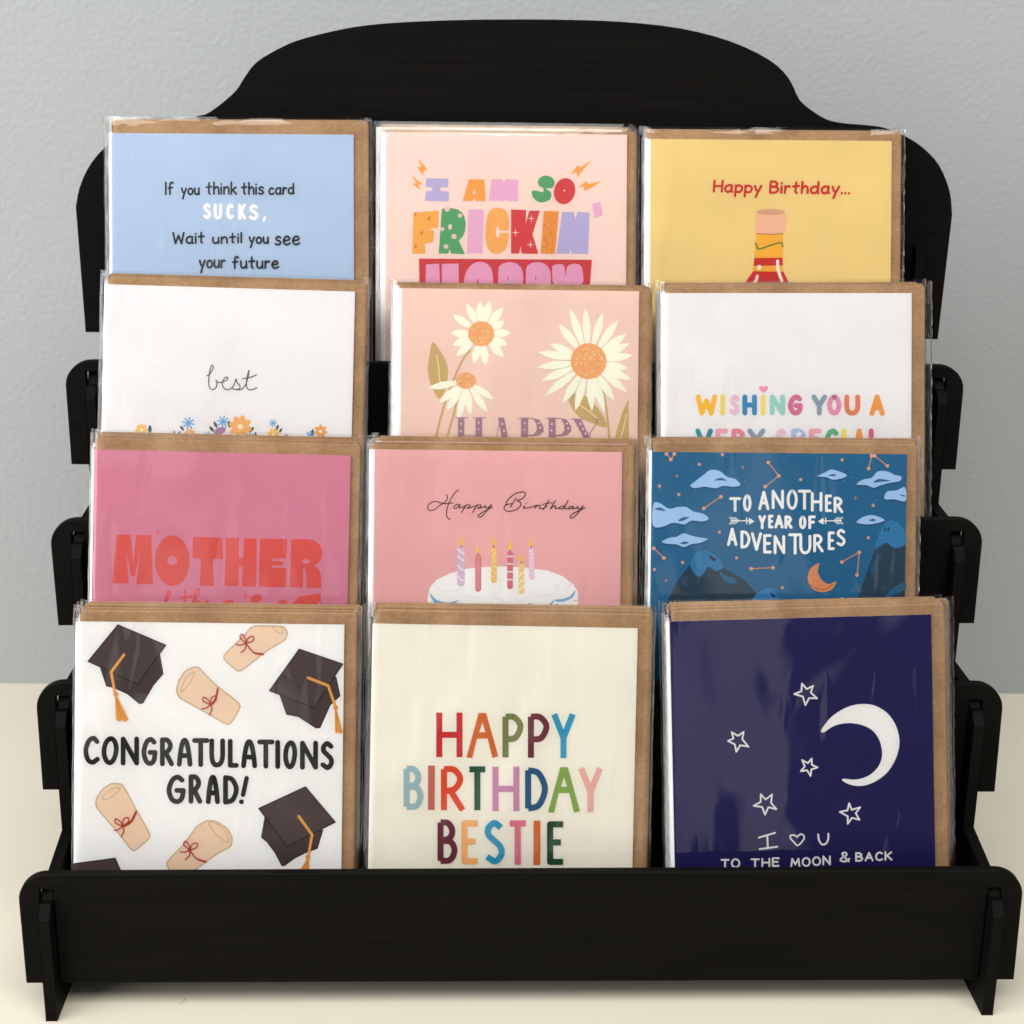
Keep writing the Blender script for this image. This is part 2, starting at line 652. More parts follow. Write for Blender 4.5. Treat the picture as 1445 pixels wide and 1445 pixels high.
    def boxes(s, txt, xs, yt, yb, w, cols, cap=True, slant=0, font=None, dy=None):
        for i, (ch, (a, b)) in enumerate(zip(txt, xs)):
            c = cols[i] if isinstance(cols, (list, tuple)) else cols
            d = dy[i] if dy else 0
            s.glyph(ch, a + w / 2, b - w / 2, yt + w / 2 + d, yb - w / 2 + d, w, c, cap, slant, font)

    def build(s, parent):
        for c in s.parts:
            if c['v']:
                mesh_obj(c['name'], c['v'], c['f'], [ink(m) for m in c['m']], parent, fm=c['fm'])


def ellpts(x, y, rx, ry, rot=0, n=28):
    c, q = math.cos(rot), math.sin(rot)
    return [(x + rx * math.cos(t) * c - ry * math.sin(t) * q, y + rx * math.cos(t) * q + ry * math.sin(t) * c)
            for t in np.linspace(0, 2 * math.pi, n, endpoint=False)]


# hand lettering: (width, strokes) in cap heights; 's' smooth, 'o' closed smooth
GLY = {
    'A': (.68, [[(0, 0), (.34, 1), (.68, 0)], [(.13, .35), (.55, .35)]]),
    'B': (.6, [[(0, 0), (0, 1)], ['s', (0, 1), (.32, .98), (.5, .8), (.4, .6), (0, .52)], ['s', (0, .52), (.42, .5), (.6, .28), (.42, .03), (0, 0)]]),
    'C': (.62, [['s', (.6, .86), (.42, 1), (.17, .88), (.02, .5), (.12, .13), (.36, 0), (.62, .13)]]),
    'D': (.64, [[(0, 0), (0, 1)], ['s', (0, 1), (.38, .93), (.62, .62), (.6, .35), (.38, .07), (0, 0)]]),
    'E': (.52, [[(.52, 1), (0, 1), (0, 0), (.52, 0)], [(0, .52), (.43, .52)]]),
    'F': (.5, [[(.5, 1), (0, 1), (0, 0)], [(0, .52), (.42, .52)]]),
    'G': (.66, [['s', (.6, .88), (.4, 1), (.15, .87), (.0, .48), (.12, .12), (.36, 0), (.58, .12), (.66, .44)], [(.66, .46), (.36, .46)]]),
    'H': (.62, [[(0, 0), (0, 1)], [(.62, 0), (.62, 1)], [(0, .5), (.62, .5)]]),
    'I': (.03, [[(.015, 0), (.015, 1)]]),
    'J': (.4, [['s', (.4, 1), (.4, .25), (.25, 0), (0, .15)]]),
    'K': (.6, [[(0, 0), (0, 1)], [(.56, 1), (.04, .45)], [(.16, .56), (.6, 0)]]),
    'L': (.5, [[(0, 1), (0, 0), (.5, 0)]]),
    'M': (.8, [[(0, 0), (.1, 1), (.4, .3), (.7, 1), (.8, 0)]]),
    'N': (.64, [[(0, 0), (0, 1), (.64, 0), (.64, 1)]]),
    'O': (.7, [['o', (.35, 1), (.1, .83), (0, .5), (.1, .15), (.35, 0), (.6, .15), (.7, .5), (.6, .83)]]),
    'P': (.58, [[(0, 0), (0, 1)], ['s', (0, 1), (.35, .98), (.58, .76), (.38, .48), (0, .45)]]),
    'R': (.62, [[(0, 0), (0, 1)], ['s', (0, 1), (.34, .98), (.54, .76), (.36, .52), (0, .46)], [(.22, .47), (.62, 0)]]),
    'S': (.54, [['s', (.5, .88), (.28, 1), (.06, .88), (.05, .7), (.26, .54), (.48, .38), (.52, .18), (.3, 0), (.0, .12)]]),
    'T': (.66, [[(0, 1), (.66, 1)], [(.33, 1), (.33, 0)]]),
    'U': (.64, [['s', (0, 1), (0, .35), (.12, .06), (.34, 0), (.54, .1), (.64, .38), (.64, 1)]]),
    'V': (.66, [[(0, 1), (.33, 0), (.66, 1)]]),
    'W': (.9, [[(0, 1), (.2, 0), (.45, .75), (.7, 0), (.9, 1)]]),
    'Y': (.64, [[(0, 1), (.32, .46), (.64, 1)], [(.32, .46), (.32, 0)]]),
    'a': (.56, [['s', (.48, .54), (.28, .62), (.06, .48), (0, .25), (.1, .04), (.28, 0), (.45, .14), (.5, .4)], [(.5, .6), (.48, .15), (.56, 0)]]),
    'b': (.5, [[(0, 1), (0, 0)], ['s', (0, .42), (.2, .62), (.46, .5), (.5, .28), (.38, .04), (.18, 0), (0, .14)]]),
    'c': (.48, [['s', (.44, .54), (.25, .62), (.06, .46), (0, .25), (.1, .05), (.28, 0), (.48, .1)]]),
    'd': (.56, [['s', (.5, .48), (.28, .6), (.06, .48), (0, .25), (.1, .04), (.28, 0), (.45, .12), (.5, .3)], [(.52, 1), (.52, .1), (.56, 0)]]),
    'e': (.52, [['s', (.02, .3), (.25, .32), (.46, .4), (.42, .56), (.25, .62), (.07, .48), (0, .25), (.12, .04), (.3, 0), (.52, .1)]]),
    'f': (.44, [['s', (.44, .92), (.32, 1), (.18, .88), (.15, .65), (.15, 0)], [(0, .52), (.38, .56)]]),
    'h': (.44, [[(0, 1), (0, 0)], ['s', (0, .35), (.15, .58), (.32, .6), (.42, .42), (.44, 0)]]),
    'i': (.03, [[(.015, .58), (.015, 0)], [(.015, .84), (.016, .86)]]),
    'k': (.44, [[(0, 1), (0, 0)], [(.4, .58), (.02, .26)], [(.12, .34), (.44, 0)]]),
    'l': (.03, [[(.015, 1), (.015, 0)]]),
    'n': (.44, [[(0, .6), (0, 0)], ['s', (0, .35), (.15, .56), (.32, .6), (.42, .42), (.44, 0)]]),
    'o': (.5, [['o', (.25, .6), (.06, .48), (0, .28), (.08, .06), (.25, 0), (.42, .08), (.5, .3), (.42, .5)]]),
    'p': (.5, [[(0, .6), (0, -.38)], ['s', (0, .42), (.2, .62), (.45, .5), (.5, .28), (.38, .04), (.18, 0), (0, .12)]]),
    'r': (.34, [[(0, .6), (0, 0)], ['s', (0, .3), (.1, .52), (.24, .6), (.34, .55)]]),
    's': (.42, [['s', (.4, .54), (.22, .62), (.05, .5), (.12, .36), (.32, .28), (.42, .13), (.25, 0), (.0, .06)]]),
    't': (.44, [[(.22, .95), (.2, .12), (.3, 0)], [(0, .58), (.44, .62)]]),
    'u': (.46, [['s', (0, .6), (0, .2), (.12, .02), (.3, .04), (.44, .25)], [(.44, .6), (.46, 0)]]),
    'y': (.48, [['s', (0, .6), (.08, .3), (.24, .1)], [(.48, .6), (.26, .05), (.12, -.42)]]),
    ',': (.1, [[(.1, .12), (.02, -.12)]]),
    '.': (.03, [[(.015, .02), (.016, .03)]]),
    '!': (.16, [[(.16, 1), (.06, .3)], [(.01, .01), (.012, .02)]]),
    '&': (.66, [['s', (.66, .3), (.5, .06), (.25, -.02), (.02, .12), (.1, .38), (.42, .66), (.46, .88), (.28, 1), (.14, .86), (.24, .6), (.62, 0)]]),
}
ROUND = dict(GLY)
ROUND['A'] = (.66, [['s', (0, 0), (.08, .5), (.2, .88), (.33, 1), (.46, .88), (.58, .5), (.66, 0)], [(.1, .36), (.57, .36)]])
ROUND['O'] = (.62, [['o', (.34, 1), (.1, .83), (0, .45), (.1, .12), (.3, 0), (.5, .15), (.62, .55), (.54, .88)]])


# ---- artwork of each card --------------------------------------------------------------------------------------
def art_future(a):
    k = '22262e'
    a.view(220, 250, 6.568).part('lettering')
    for t, x0, x1, y0, y1, h in (('If', 92, 158, 160, 158, 112), ('you', 240, 400, 160, 160, 95), ('think', 470, 745, 156, 156, 108),
                                 ('this', 796, 996, 156, 156, 104), ('card', 1050, 1278, 158, 152, 92),
                                 ('Wait', 160, 445, 615, 608, 100), ('until', 530, 795, 612, 604, 88), ('you', 868, 1040, 612, 612, 92),
                                 ('see', 1108, 1330, 625, 622, 120), ('your', 408, 640, 838, 836, 110), ('future', 715, 1135, 842, 842, 105)):
        a.word(t, x0, x1, y0, y1, h, 17, k, gap=.22)
    a.part('lettering')
    a.boxes('SUCKS', [(438, 512), (535, 615), (650, 722), (762, 838), (862, 952)], 240, 390, 30, 'fafafc', dy=[0, 3, 3, 5, 10])
    a.stroke([(1012, 372), (1000, 400)], 24, 'fafafc')


def bolt(a, pts, col):
    a.part('lightning_bolt')
    a.poly(pts, col)


def star4(a, x, y, r, col, part='sparkle'):
    if part:
        a.part(part)
    p = []
    for i in range(8):
        q = r if i % 2 == 0 else r * .16
        t = i * math.pi / 4
        p.append((x + q * math.cos(t), y + q * math.sin(t)))
    a.poly(p, col)


def art_frickin(a):
    LI, OR, PK, GR, RD = 'aca3cb', 'e2983a', 'd6a2c2', '4c9a62', 'c9363c'
    a.view(570, 210, 4.8167)
    bolt(a, [(92, 62), (160, 142), (132, 150), (134, 186), (90, 125), (120, 122)], OR)
    bolt(a, [(42, 174), (124, 238), (100, 246), (112, 282), (56, 236), (86, 232)], OR)
    bolt(a, [(1278, 74), (1212, 150), (1182, 192), (1170, 158), (1130, 176), (1182, 110), (1200, 128)], OR)
    bolt(a, [(1344, 218), (1290, 256), (1230, 288), (1222, 256), (1184, 262), (1240, 218), (1252, 240)], OR)
    a.part('lettering')
    a.poly([(152, 200), (304, 202), (300, 260), (248, 264), (246, 284), (308, 292), (304, 358), (142, 354), (148, 290), (192, 284), (194, 266), (148, 258)], LI)
    a.poly([(442, 206), (546, 208), (556, 356), (492, 356), (478, 336), (464, 356), (398, 356)], OR, holes=[[(478, 278), (490, 306), (466, 306)]])
    a.poly([(596, 206), (664, 206), (680, 232), (696, 206), (776, 210), (776, 358), (706, 358), (696, 342), (684, 356), (644, 356), (640, 344), (630, 356), (576, 354)], PK)
    a.poly([(1024, 228), (1010, 264), (968, 270), (1000, 300), (990, 346), (930, 364), (884, 338), (868, 292), (892, 284), (944, 294), (946, 268), (914, 246), (916, 206), (958, 182), (1004, 194)], GR, smooth=True)
    a.poly(ellpts(1092, 288, 72, 90, .25), RD)
    a.ell(1090, 284, 5, 6, 'eed9cc')
    # FRICKIN'
    F = '../..'
    a.poly([(66, 434), (236, 420), (234, 534), (158, 548), (206, 556), (200, 634), (142, 646), (146, 712), (56, 712)], 'e0a03e')
    a.poly([(258, 408), (295, 404), (330, 404), (366, 412), (394, 432), (412, 464), (420, 510), (416, 556), (400, 596), (372, 622), (414, 716), (320, 712), (308, 680), (302, 712), (236, 712)], GR,
           holes=[ellpts(314, 530, 13, 20, 0, 12)])
    a.poly([(438, 412), (544, 414), (534, 710), (428, 710)], PK)
    a.poly([(712, 555), (714, 500), (710, 460), (700, 430), (682, 411), (660, 403), (636, 401), (608, 405), (586, 418), (570, 446), (560, 490), (554, 550), (553, 600), (560, 650), (574, 684), (596, 706), (626, 713), (660, 708), (686, 688), (702, 654), (710, 612), (712, 572), (648, 572), (646, 600), (630, 606), (624, 570), (628, 530), (644, 526), (650, 555)], 'dfa04e')
    a.poly([(728, 412), (830, 416), (828, 512), (852, 420), (924, 420), (874, 580), (914, 714), (800, 712), (792, 660), (784, 712), (728, 712)], RD)
    a.poly([(950, 422), (1054, 424), (1026, 714), (928, 712)], 'd98a30')
    a.poly([(1076, 430), (1152, 430), (1166, 480), (1180, 428), (1262, 434), (1252, 714), (1140, 712), (1130, 680), (1124, 712), (1036, 712)], LI)
    a.poly([(1280, 376), (1332, 360), (1352, 450), (1296, 468)], PK)
    a.part('letter_dots')
    for x, y, r in ((294, 410, 17), (380, 454, 15), (260, 546, 14), (340, 596, 18), (286, 664, 16)):
        a.ell(x, y, r, r, 'dcb9b4', lev=14)
    for x, y in ((170, 474), (120, 572), (80, 662), (78, 444)):
        a.ell(x, y, 6, 16, 'b97225', rot=.3, lev=14)
    random.seed(3)
    for k in range(34):
        y = random.uniform(440, 700)
        a.ell(random.uniform(955, 1025) - (y - 440) * .06, y, 3, 6, 'b8661e', rot=random.uniform(-.5, .5), lev=14, n=8)
    for x, y in ((866, 474), (758, 570), (860, 652)):
        star4(a, x, y, 28, 'f0d5cf')
        a.parts[-1]['lev'] = 1
        a.parts[-1]['v'] = [(p[0], p[1], p[2] + 9e-5) for p in a.parts[-1]['v']]
    a.part('red_banner')
    a.poly([(102, 746), (1278, 754), (1262, 960), (1240, 1180), (110, 1160)], 'c2333c', lev=1)
    a.part('lettering')
    a.parts[-1]['lev'] = 4
    P2 = 'd796b8'
    a.poly([(150, 786), (240, 780), (246, 940), (258, 940), (258, 782), (372, 780), (374, 1100), (262, 1100), (256, 990), (246, 990), (244, 1100), (142, 1100)], P2)
    a.poly([(402, 1100), (406, 960), (410, 880), (425, 830), (450, 796), (478, 776), (510, 768), (542, 771), (570, 784), (592, 812), (604, 850), (610, 960), (610, 1100), (530, 1100), (512, 1010), (490, 1010), (480, 1100)], P2, holes=[[(502, 880), (510, 910), (494, 910)]])
    for x in (636, 824):
        a.poly([(x, 1100), (x + 6, 820), (x + 14, 796), (x + 36, 780), (x + 66, 771), (x + 100, 771), (x + 130, 780), (x + 156, 802), (x + 172, 836), (x + 176, 880), (x + 170, 930), (x + 150, 970), (x + 120, 990), (x + 80, 1000), (x + 76, 1100)], P2,
               holes=[ellpts(x + 72, 880, 4, 12, 0, 8)])
    a.poly([(1006, 800), (1026, 788), (1060, 782), (1080, 786), (1092, 804), (1098, 866), (1108, 806), (1124, 788), (1160, 780), (1192, 786), (1210, 806), (1218, 850), (1220, 900), (1180, 980), (1150, 1100), (1060, 1100), (1050, 980), (1010, 900)], P2)


def art_yellow(a):
    R, OC = 'bf1d17', 'e3a613'
    a.view(990, 240, 6.2826).part('lettering')
    a.word('Happy', 108, 525, 190, 200, 96, 21, R, gap=.24, slant=.08)
    a.word('Birthday...', 606, 1310, 200, 208, 98, 21, R, gap=.24, slant=.08)
    a.part('bottle')
    # shoulders and neck of the drawn bottle
    a.poly([(488, 570), (720, 570), (720, 890), (775, 1000), (860, 1080), (880, 1300), (300, 1300), (310, 1080), (385, 1000), (455, 900)], R, lev=1)
    a.poly([(488, 566), (722, 566), (722, 776), (466, 780)], OC, lev=3)
    a.poly([(462, 850), (720, 845), (720, 902), (456, 896)], 'e0a21d', lev=3)
    a.stroke([(476, 650), (490, 672), (498, 698), (540, 692), (620, 664), (700, 644), (716, 660), (718, 680)], 13, '47761f')
    a.part('bottle_cap')
    a.poly([(482, 392), (520, 380), (740, 380), (752, 400), (748, 520), (728, 560), (600, 566), (484, 558), (470, 530)], 'dfae8e', lev=5)
    a.ell(612, 372, 128, 27, 'c7997a', lev=6)
    a.stroke([(488, 562), (600, 570), (722, 564)], 8, 'a8734c')
    a.part('bottle_shine')
    a.parts[-1]['lev'] = 8
    a.stroke([(674, 806), (676, 870), (692, 930), (712, 980)], 26, 'f2dedb')
    a.ell(511, 862, 19, 21, 'f3dccb')
    a.stroke([(494, 940), (484, 975), (464, 1004)], 26, 'f0cfcf')


def art_best(a):
    a.view(180, 500, 4.8167).part('lettering')
    k = '635a5e'
    a.stroke([(540, 146), (556, 138), (580, 100), (580, 76), (568, 82), (556, 130), (552, 200), (564, 234), (588, 238), (606, 216), (606, 186), (600, 176), (612, 190), (640, 190), (672, 176), (682, 160), (668, 156), (650, 178), (646, 212), (664, 236), (694, 238), (722, 210), (738, 168), (744, 190), (764, 214), (760, 234), (730, 238), (716, 232)], 8, k)
    a.stroke([(716, 236), (770, 240), (800, 210), (818, 160), (826, 108), (814, 150), (808, 210), (820, 238), (850, 240), (878, 226)], 8, k)
    a.stroke([(782, 166), (830, 158), (876, 140)], 8, k)
    OR, BL, GN = 'e5ab62', '6ba4d0', '3f5a54'

    def flower(x, y, r, col, n, ph=0, ctr='f6e8c8', w=.26):
        a.part('flower')
        a.parts[-1]['lev'] = random.randint(4, 9)
        for i in range(n):
            t = ph + i * 2 * math.pi / n
            a.ell(x + r * .58 * math.cos(t), y + r * .58 * math.sin(t), r * .45, r * w, col, rot=t, n=14)
        a.ell(x, y, r * .24, r * .24, ctr, n=14)

    def spiky(x, y, r, n=8):
        a.part('flower')
        for i in range(n):
            t = .2 + i * 2 * math.pi / n
            a.stroke([(x + r * .1 * math.cos(t), y + r * .1 * math.sin(t)), (x + r * math.cos(t), y + r * math.sin(t))], r * .24, BL, smooth=False)

    def leaf(x, y, l, t, col=GN):
        a.part('leaf')
        c, s_ = math.cos(t), math.sin(t)
        a.poly([(x - c * l, y - s_ * l), (x - s_ * l * .42, y + c * l * .42), (x + c * l, y + s_ * l), (x + s_ * l * .42, y - c * l * .42)], col, smooth=True, step=4)
    flower(95, 515, 44, 'e8b766', 8)
    leaf(152, 510, 30, 1.55)
    spiky(414, 468, 40)
    leaf(370, 503, 22, .9)
    flower(425, 545, 40, 'e3ad7a', 9)
    leaf(350, 535, 16, 2.3)
    leaf(318, 535, 20, 1.5, '8d8fae')
    spiky(650, 458, 38)
    leaf(598, 478, 25, 1.1)
    leaf(572, 508, 25, .85)
    a.part('bud')
    a.poly([(585, 552), (600, 508), (640, 494), (668, 500), (658, 530), (630, 548), (612, 560)], 'a67a9d', smooth=True)
    leaf(692, 475, 26, 1.4)
    flower(767, 492, 78, OR, 8, .25, 'f3dcc0')
    leaf(842, 512, 25, 2.3)
    leaf(870, 552, 24, 1.5, '5b5a5c')
    spiky(826, 560, 32)
    spiky(548, 556, 30)
    spiky(988, 468, 27)
    leaf(1018, 498, 22, 1.9)
    leaf(1040, 518, 20, 2.2)
    flower(992, 545, 44, 'e9b967', 8, .3)
    leaf(1085, 556, 22, .5, '8f7d95')
    leaf(1255, 532, 26, 1.8)
    a.part('leaf')
    for t in (-2.1, -1.7, -1.2):
        a.stroke([(1250, 580), (1250 + 55 * math.cos(t), 580 + 55 * math.sin(t))], 12, BL, smooth=False)
    flower(1312, 524, 46, 'dd9c4e', 7, .2, 'f3e4cf')
    # the lower half of the wreath, behind the next row
    for x, y in ((120, 620), (280, 640), (500, 625), (700, 640), (900, 630), (1100, 620), (1290, 640)):
        flower(x, y, 40, OR, 8)
        leaf(x + 60, y + 20, 24, 1.0)


def petal(a, x, y, t, r0, r1, w, col, sharp=True):
    c, s_ = math.cos(t), math.sin(t)
    P = []
    for u, v in ((0, .32), (.28, .8), (.55, 1), (.8, .62), (1, 0), (.8, -.62), (.55, -1), (.28, -.8), (0, -.32)):
        q = r0 + (r1 - r0) * u
        P.append((x + c * q - s_ * v * w, y + s_ * q + c * v * w))
    a.poly(P, col)


def art_daisy(a):
    CR, OR, OL, PU = 'f3eed4', 'e0a267', 'bfa368', 'a07c8e'
    a.view(590, 410, 4.5156)
    a.part('stem')
    a.stroke([(330, 380), (280, 450), (230, 560), (170, 720), (115, 930), (80, 1100)], 14, OL)
    a.stroke([(260, 640), (235, 760), (190, 920), (150, 1100)], 14, OL)
    a.stroke([(1170, 600), (1200, 760), (1220, 960), (1225, 1100)], 14, OL)
    a.part('leaf')
    a.poly([(94, 330), (150, 400), (188, 490), (180, 610), (138, 690), (90, 620), (62, 520), (72, 420)], OL, smooth=True)
    a.stroke([(118, 410), (130, 480), (136, 560), (150, 625)], 7, 'e0cf9c')
    a.part('leaf')
    a.poly([(955, 672), (1040, 660), (1120, 720), (1180, 800), (1200, 870), (1120, 850), (1010, 790)], OL, smooth=True)
    a.stroke([(1020, 725), (1090, 770), (1160, 830)], 7, 'e0cf9c')
    a.part('leaf')
    a.poly([(1340, 690), (1342, 850), (1346, 950), (1340, 1080), (1240, 1080), (1262, 900), (1300, 780)], OL)
    a.stroke([(1328, 790), (1310, 870), (1285, 960)], 7, 'e0cf9c')

    def head(x, y, R, tips, w, r, sq=1.0):
        a.part('flower')
        a.parts[-1]['lev'] = 10
        for tx, ty in tips:
            t = math.atan2(ty - y, tx - x)
            petal(a, x, y, t, R * .8, math.hypot(tx - x, ty - y), w, CR)
        a.ell(x, y, R, R * sq, OR, n=32)
        random.seed(int(x))
        k = 0
        while k < r:
            u, v = random.uniform(-1, 1), random.uniform(-1, 1)
            if u * u + v * v < .72:
                t = math.atan2(v, u)
                a.ell(x + u * R, y + v * R * sq, 6.5, 3, 'f3d29f', rot=t, n=8, lev=60)
                k += 1
    head(402, 275, 83, [(308, 80), (394, 62), (460, 62), (545, 105), (550, 198), (594, 270), (568, 348), (548, 428), (434, 480), (356, 464), (244, 418), (218, 350), (206, 272), (220, 154)], 27, 26, .96)
    head(305, 574, 63, [(62, 622), (132, 718), (182, 768), (255, 836), (334, 792), (444, 780), (482, 694)], 24, 18, .84)
    head(1086, 450, 114, [(894, 210), (966, 110), (1066, 104), (1178, 138), (1276, 188), (1330, 274), (1348, 336), (1370, 412), (1338, 496), (1360, 570), (1334, 648), (1250, 704), (1190, 780), (1108, 770), (1002, 768), (922, 720), (806, 674), (780, 578), (756, 490), (758, 392), (836, 338)], 27, 46, 1.0)
    a.part('lettering')
    a.parts[-1]['lev'] = 30
    T, B = 810, 1130
    D = 'e9cfcf'

    def bar(x0, x1, y0=T, y1=B):
        a.poly([(x0, y0), (x1, y0), (x1, y1), (x0, y1)], PU)

    def thin(*p, w=4):
        a.stroke(list(p), w, PU, smooth=False, cap=False)
    bar(254, 294)
    bar(366, 408)
    thin((232, T), (318, T))
    thin((346, T), (432, T))
    thin((294, 925), (366, 925))
    a.poly([(510, T), (548, T), (610, B), (566, B)], PU)
    thin((526, T), (450, B))
    thin((492, 935), (560, 935))
    for x in (656, 832):
        bar(x, x + 44)
        thin((x - 18, T + 4), (x + 80, T + 4))
        a.poly([(x + 80, T + 4), (x + 115, T + 12), (x + 142, T + 55), (x + 144, T + 85), (x + 118, T + 110), (x + 80, T + 116), (x + 44, T + 116), (x + 44, T + 110), (x + 80, T + 106), (x + 100, T + 80), (x + 98, T + 40), (x + 80, T + 12)], PU)
    a.poly([(990, T + 8), (1036, T + 8), (1100, 945), (1100, B), (1058, B), (1058, 945)], PU)
    thin((972, T + 8), (1050, T + 8))
    thin((1085, 925), (1150, T + 12), w=5)
    thin((1120, T + 10), (1170, T + 10))
    for x, y in ((274, 850), (272, 895), (386, 842), (384, 884), (536, 850), (548, 894), (680, 845), (678, 888), (770, 845), (776, 875), (852, 850), (850, 892), (948, 848), (956, 880), (1034, 850), (1050, 882), (1066, 912)):
        a.ell(x, y, 6, 6, D, n=10)


def heart_pts(x, y, w, h, n=24):
    P = []
    for i in range(n):
        t = 2 * math.pi * i / n
        P.append((x + w * 16 * math.sin(t) ** 3 / 16, y - h * (13 * math.cos(t) - 5 * math.cos(2 * t) - 2 * math.cos(3 * t) - math.cos(4 * t)) / 15))
    return P


def art_wishing(a):
    a.view(960, 535, 4.25).part('lettering')
    Y, YL, PP, BL, TQ, MG, GY, PK, CO, OR = 'e9b414', 'e2d05e', 'dcbccb', '1f85b6', '8ec6bd', 'cb6a92', '8494a8', 'd98bab', 'd67b55', 'e0953a'
    a.boxes('WISHING', [(92, 222), (239, 271), (292, 358), (372, 460), (482, 512), (536, 628), (645, 735)], 92, 218, 30, [Y, YL, PP, BL, YL, TQ, MG], cap=True)
    a.boxes('YOU', [(786, 880), (880, 966), (984, 1078)], 92, 218, 29, [GY, PK, CO])
    a.boxes('A', [(1134, 1226)], 92, 220, 29, [OR])
    a.part('lettering')
    a.boxes('VERY', [(90, 196), (210, 288), (306, 396), (402, 510)], 296, 424, 30, ['148a97', 'dfa0b4', 'd98090', GY])
    a.boxes('SPECIAL', [(570, 640), (664, 752), (770, 846), (864, 950), (966, 1002), (1040, 1106), (1130, 1200)], 296, 424, 30,
            [PP, 'a9b4d8', 'dfa0b4', '57a878', YL, OR, 'd05a90'])
    a.part('heart')
    a.poly(heart_pts(499, 60, 29, 24), 'dd8fa4')
    a.part('sparkle')
    p = []
    for i in range(10):
        t, r = i * math.pi / 5 - math.pi / 2, (22 if i % 2 == 0 else 9)
        p.append((712 + r * math.cos(t), 330 + r * math.sin(t)))
    a.poly(p, 'f1f1f6', lev=60)


def art_mother(a):
    R = 'd2504a'
    a.view(140, 730, 4.25).part('lettering')
    a.poly([(104, 104), (188, 104), (204, 272), (222, 106), (312, 106), (322, 402), (222, 400), (246, 210), (212, 354), (190, 354), (164, 208), (176, 398), (78, 396)], R)
    a.poly(ellpts(438, 260, 104, 152, 0, 36), R, holes=[ellpts(438, 260, 30, 26, .1, 16)])
    a.poly([(564, 116), (740, 124), (740, 250), (680, 250), (688, 412), (602, 410), (612, 248), (560, 244)], R)
    a.poly([(762, 122), (836, 124), (838, 244), (864, 244), (868, 126), (944, 128), (940, 416), (856, 414), (860, 292), (838, 292), (834, 412), (752, 410)], R)
    a.poly([(966, 128), (1126, 130), (1124, 246), (1034, 246), (1034, 262), (1102, 264), (1102, 288), (1036, 288), (1036, 302), (1124, 304), (1122, 420), (956, 416)], R)
    a.poly([(1152, 132), (1230, 131), (1270, 134), (1300, 146), (1322, 166), (1335, 194), (1338, 222), (1332, 248), (1318, 270), (1300, 284), (1282, 290), (1304, 300), (1320, 318), (1328, 344), (1330, 370), (1330, 424), (1242, 422), (1244, 340), (1232, 306), (1222, 306), (1222, 422), (1144, 418)], R,
           holes=[ellpts(1240, 264, 24, 14, 0, 14)])
    star4(a, 352, 90, 30, 'd8525e')
    a.part('lettering')
    S = 'd65a5c'
    a.stroke([(330, 560), (375, 530), (415, 480), (426, 452), (414, 448), (400, 480), (392, 560), (385, 620)], 14, S)
    a.stroke([(516, 440), (512, 500), (520, 545), (545, 545)], 13, S)
    a.stroke([(486, 484), (560, 472)], 11, S)
    a.stroke([(545, 545), (590, 470), (600, 436), (588, 434), (570, 480), (562, 550), (585, 505), (604, 510), (606, 550), (630, 545), (652, 510), (650, 500), (634, 515), (634, 548), (665, 548)], 12, S)
    star4(a, 880, 474, 30, 'd8525e')
    a.part('lettering')
    a.poly([(742, 502), (806, 492), (806, 700), (742, 700)], R)
    a.ell(942, 486, 36, 24, R, rot=-.35)
    a.poly([(880, 540), (985, 516), (1050, 520), (1040, 700), (880, 700)], R)
    a.poly([(1056, 700), (1058, 525), (1088, 496), (1120, 498), (1140, 525), (1136, 700)], R)
    a.poly([(1150, 700), (1156, 520), (1200, 474), (1328, 456), (1328, 520), (1310, 500), (1296, 700)], R)


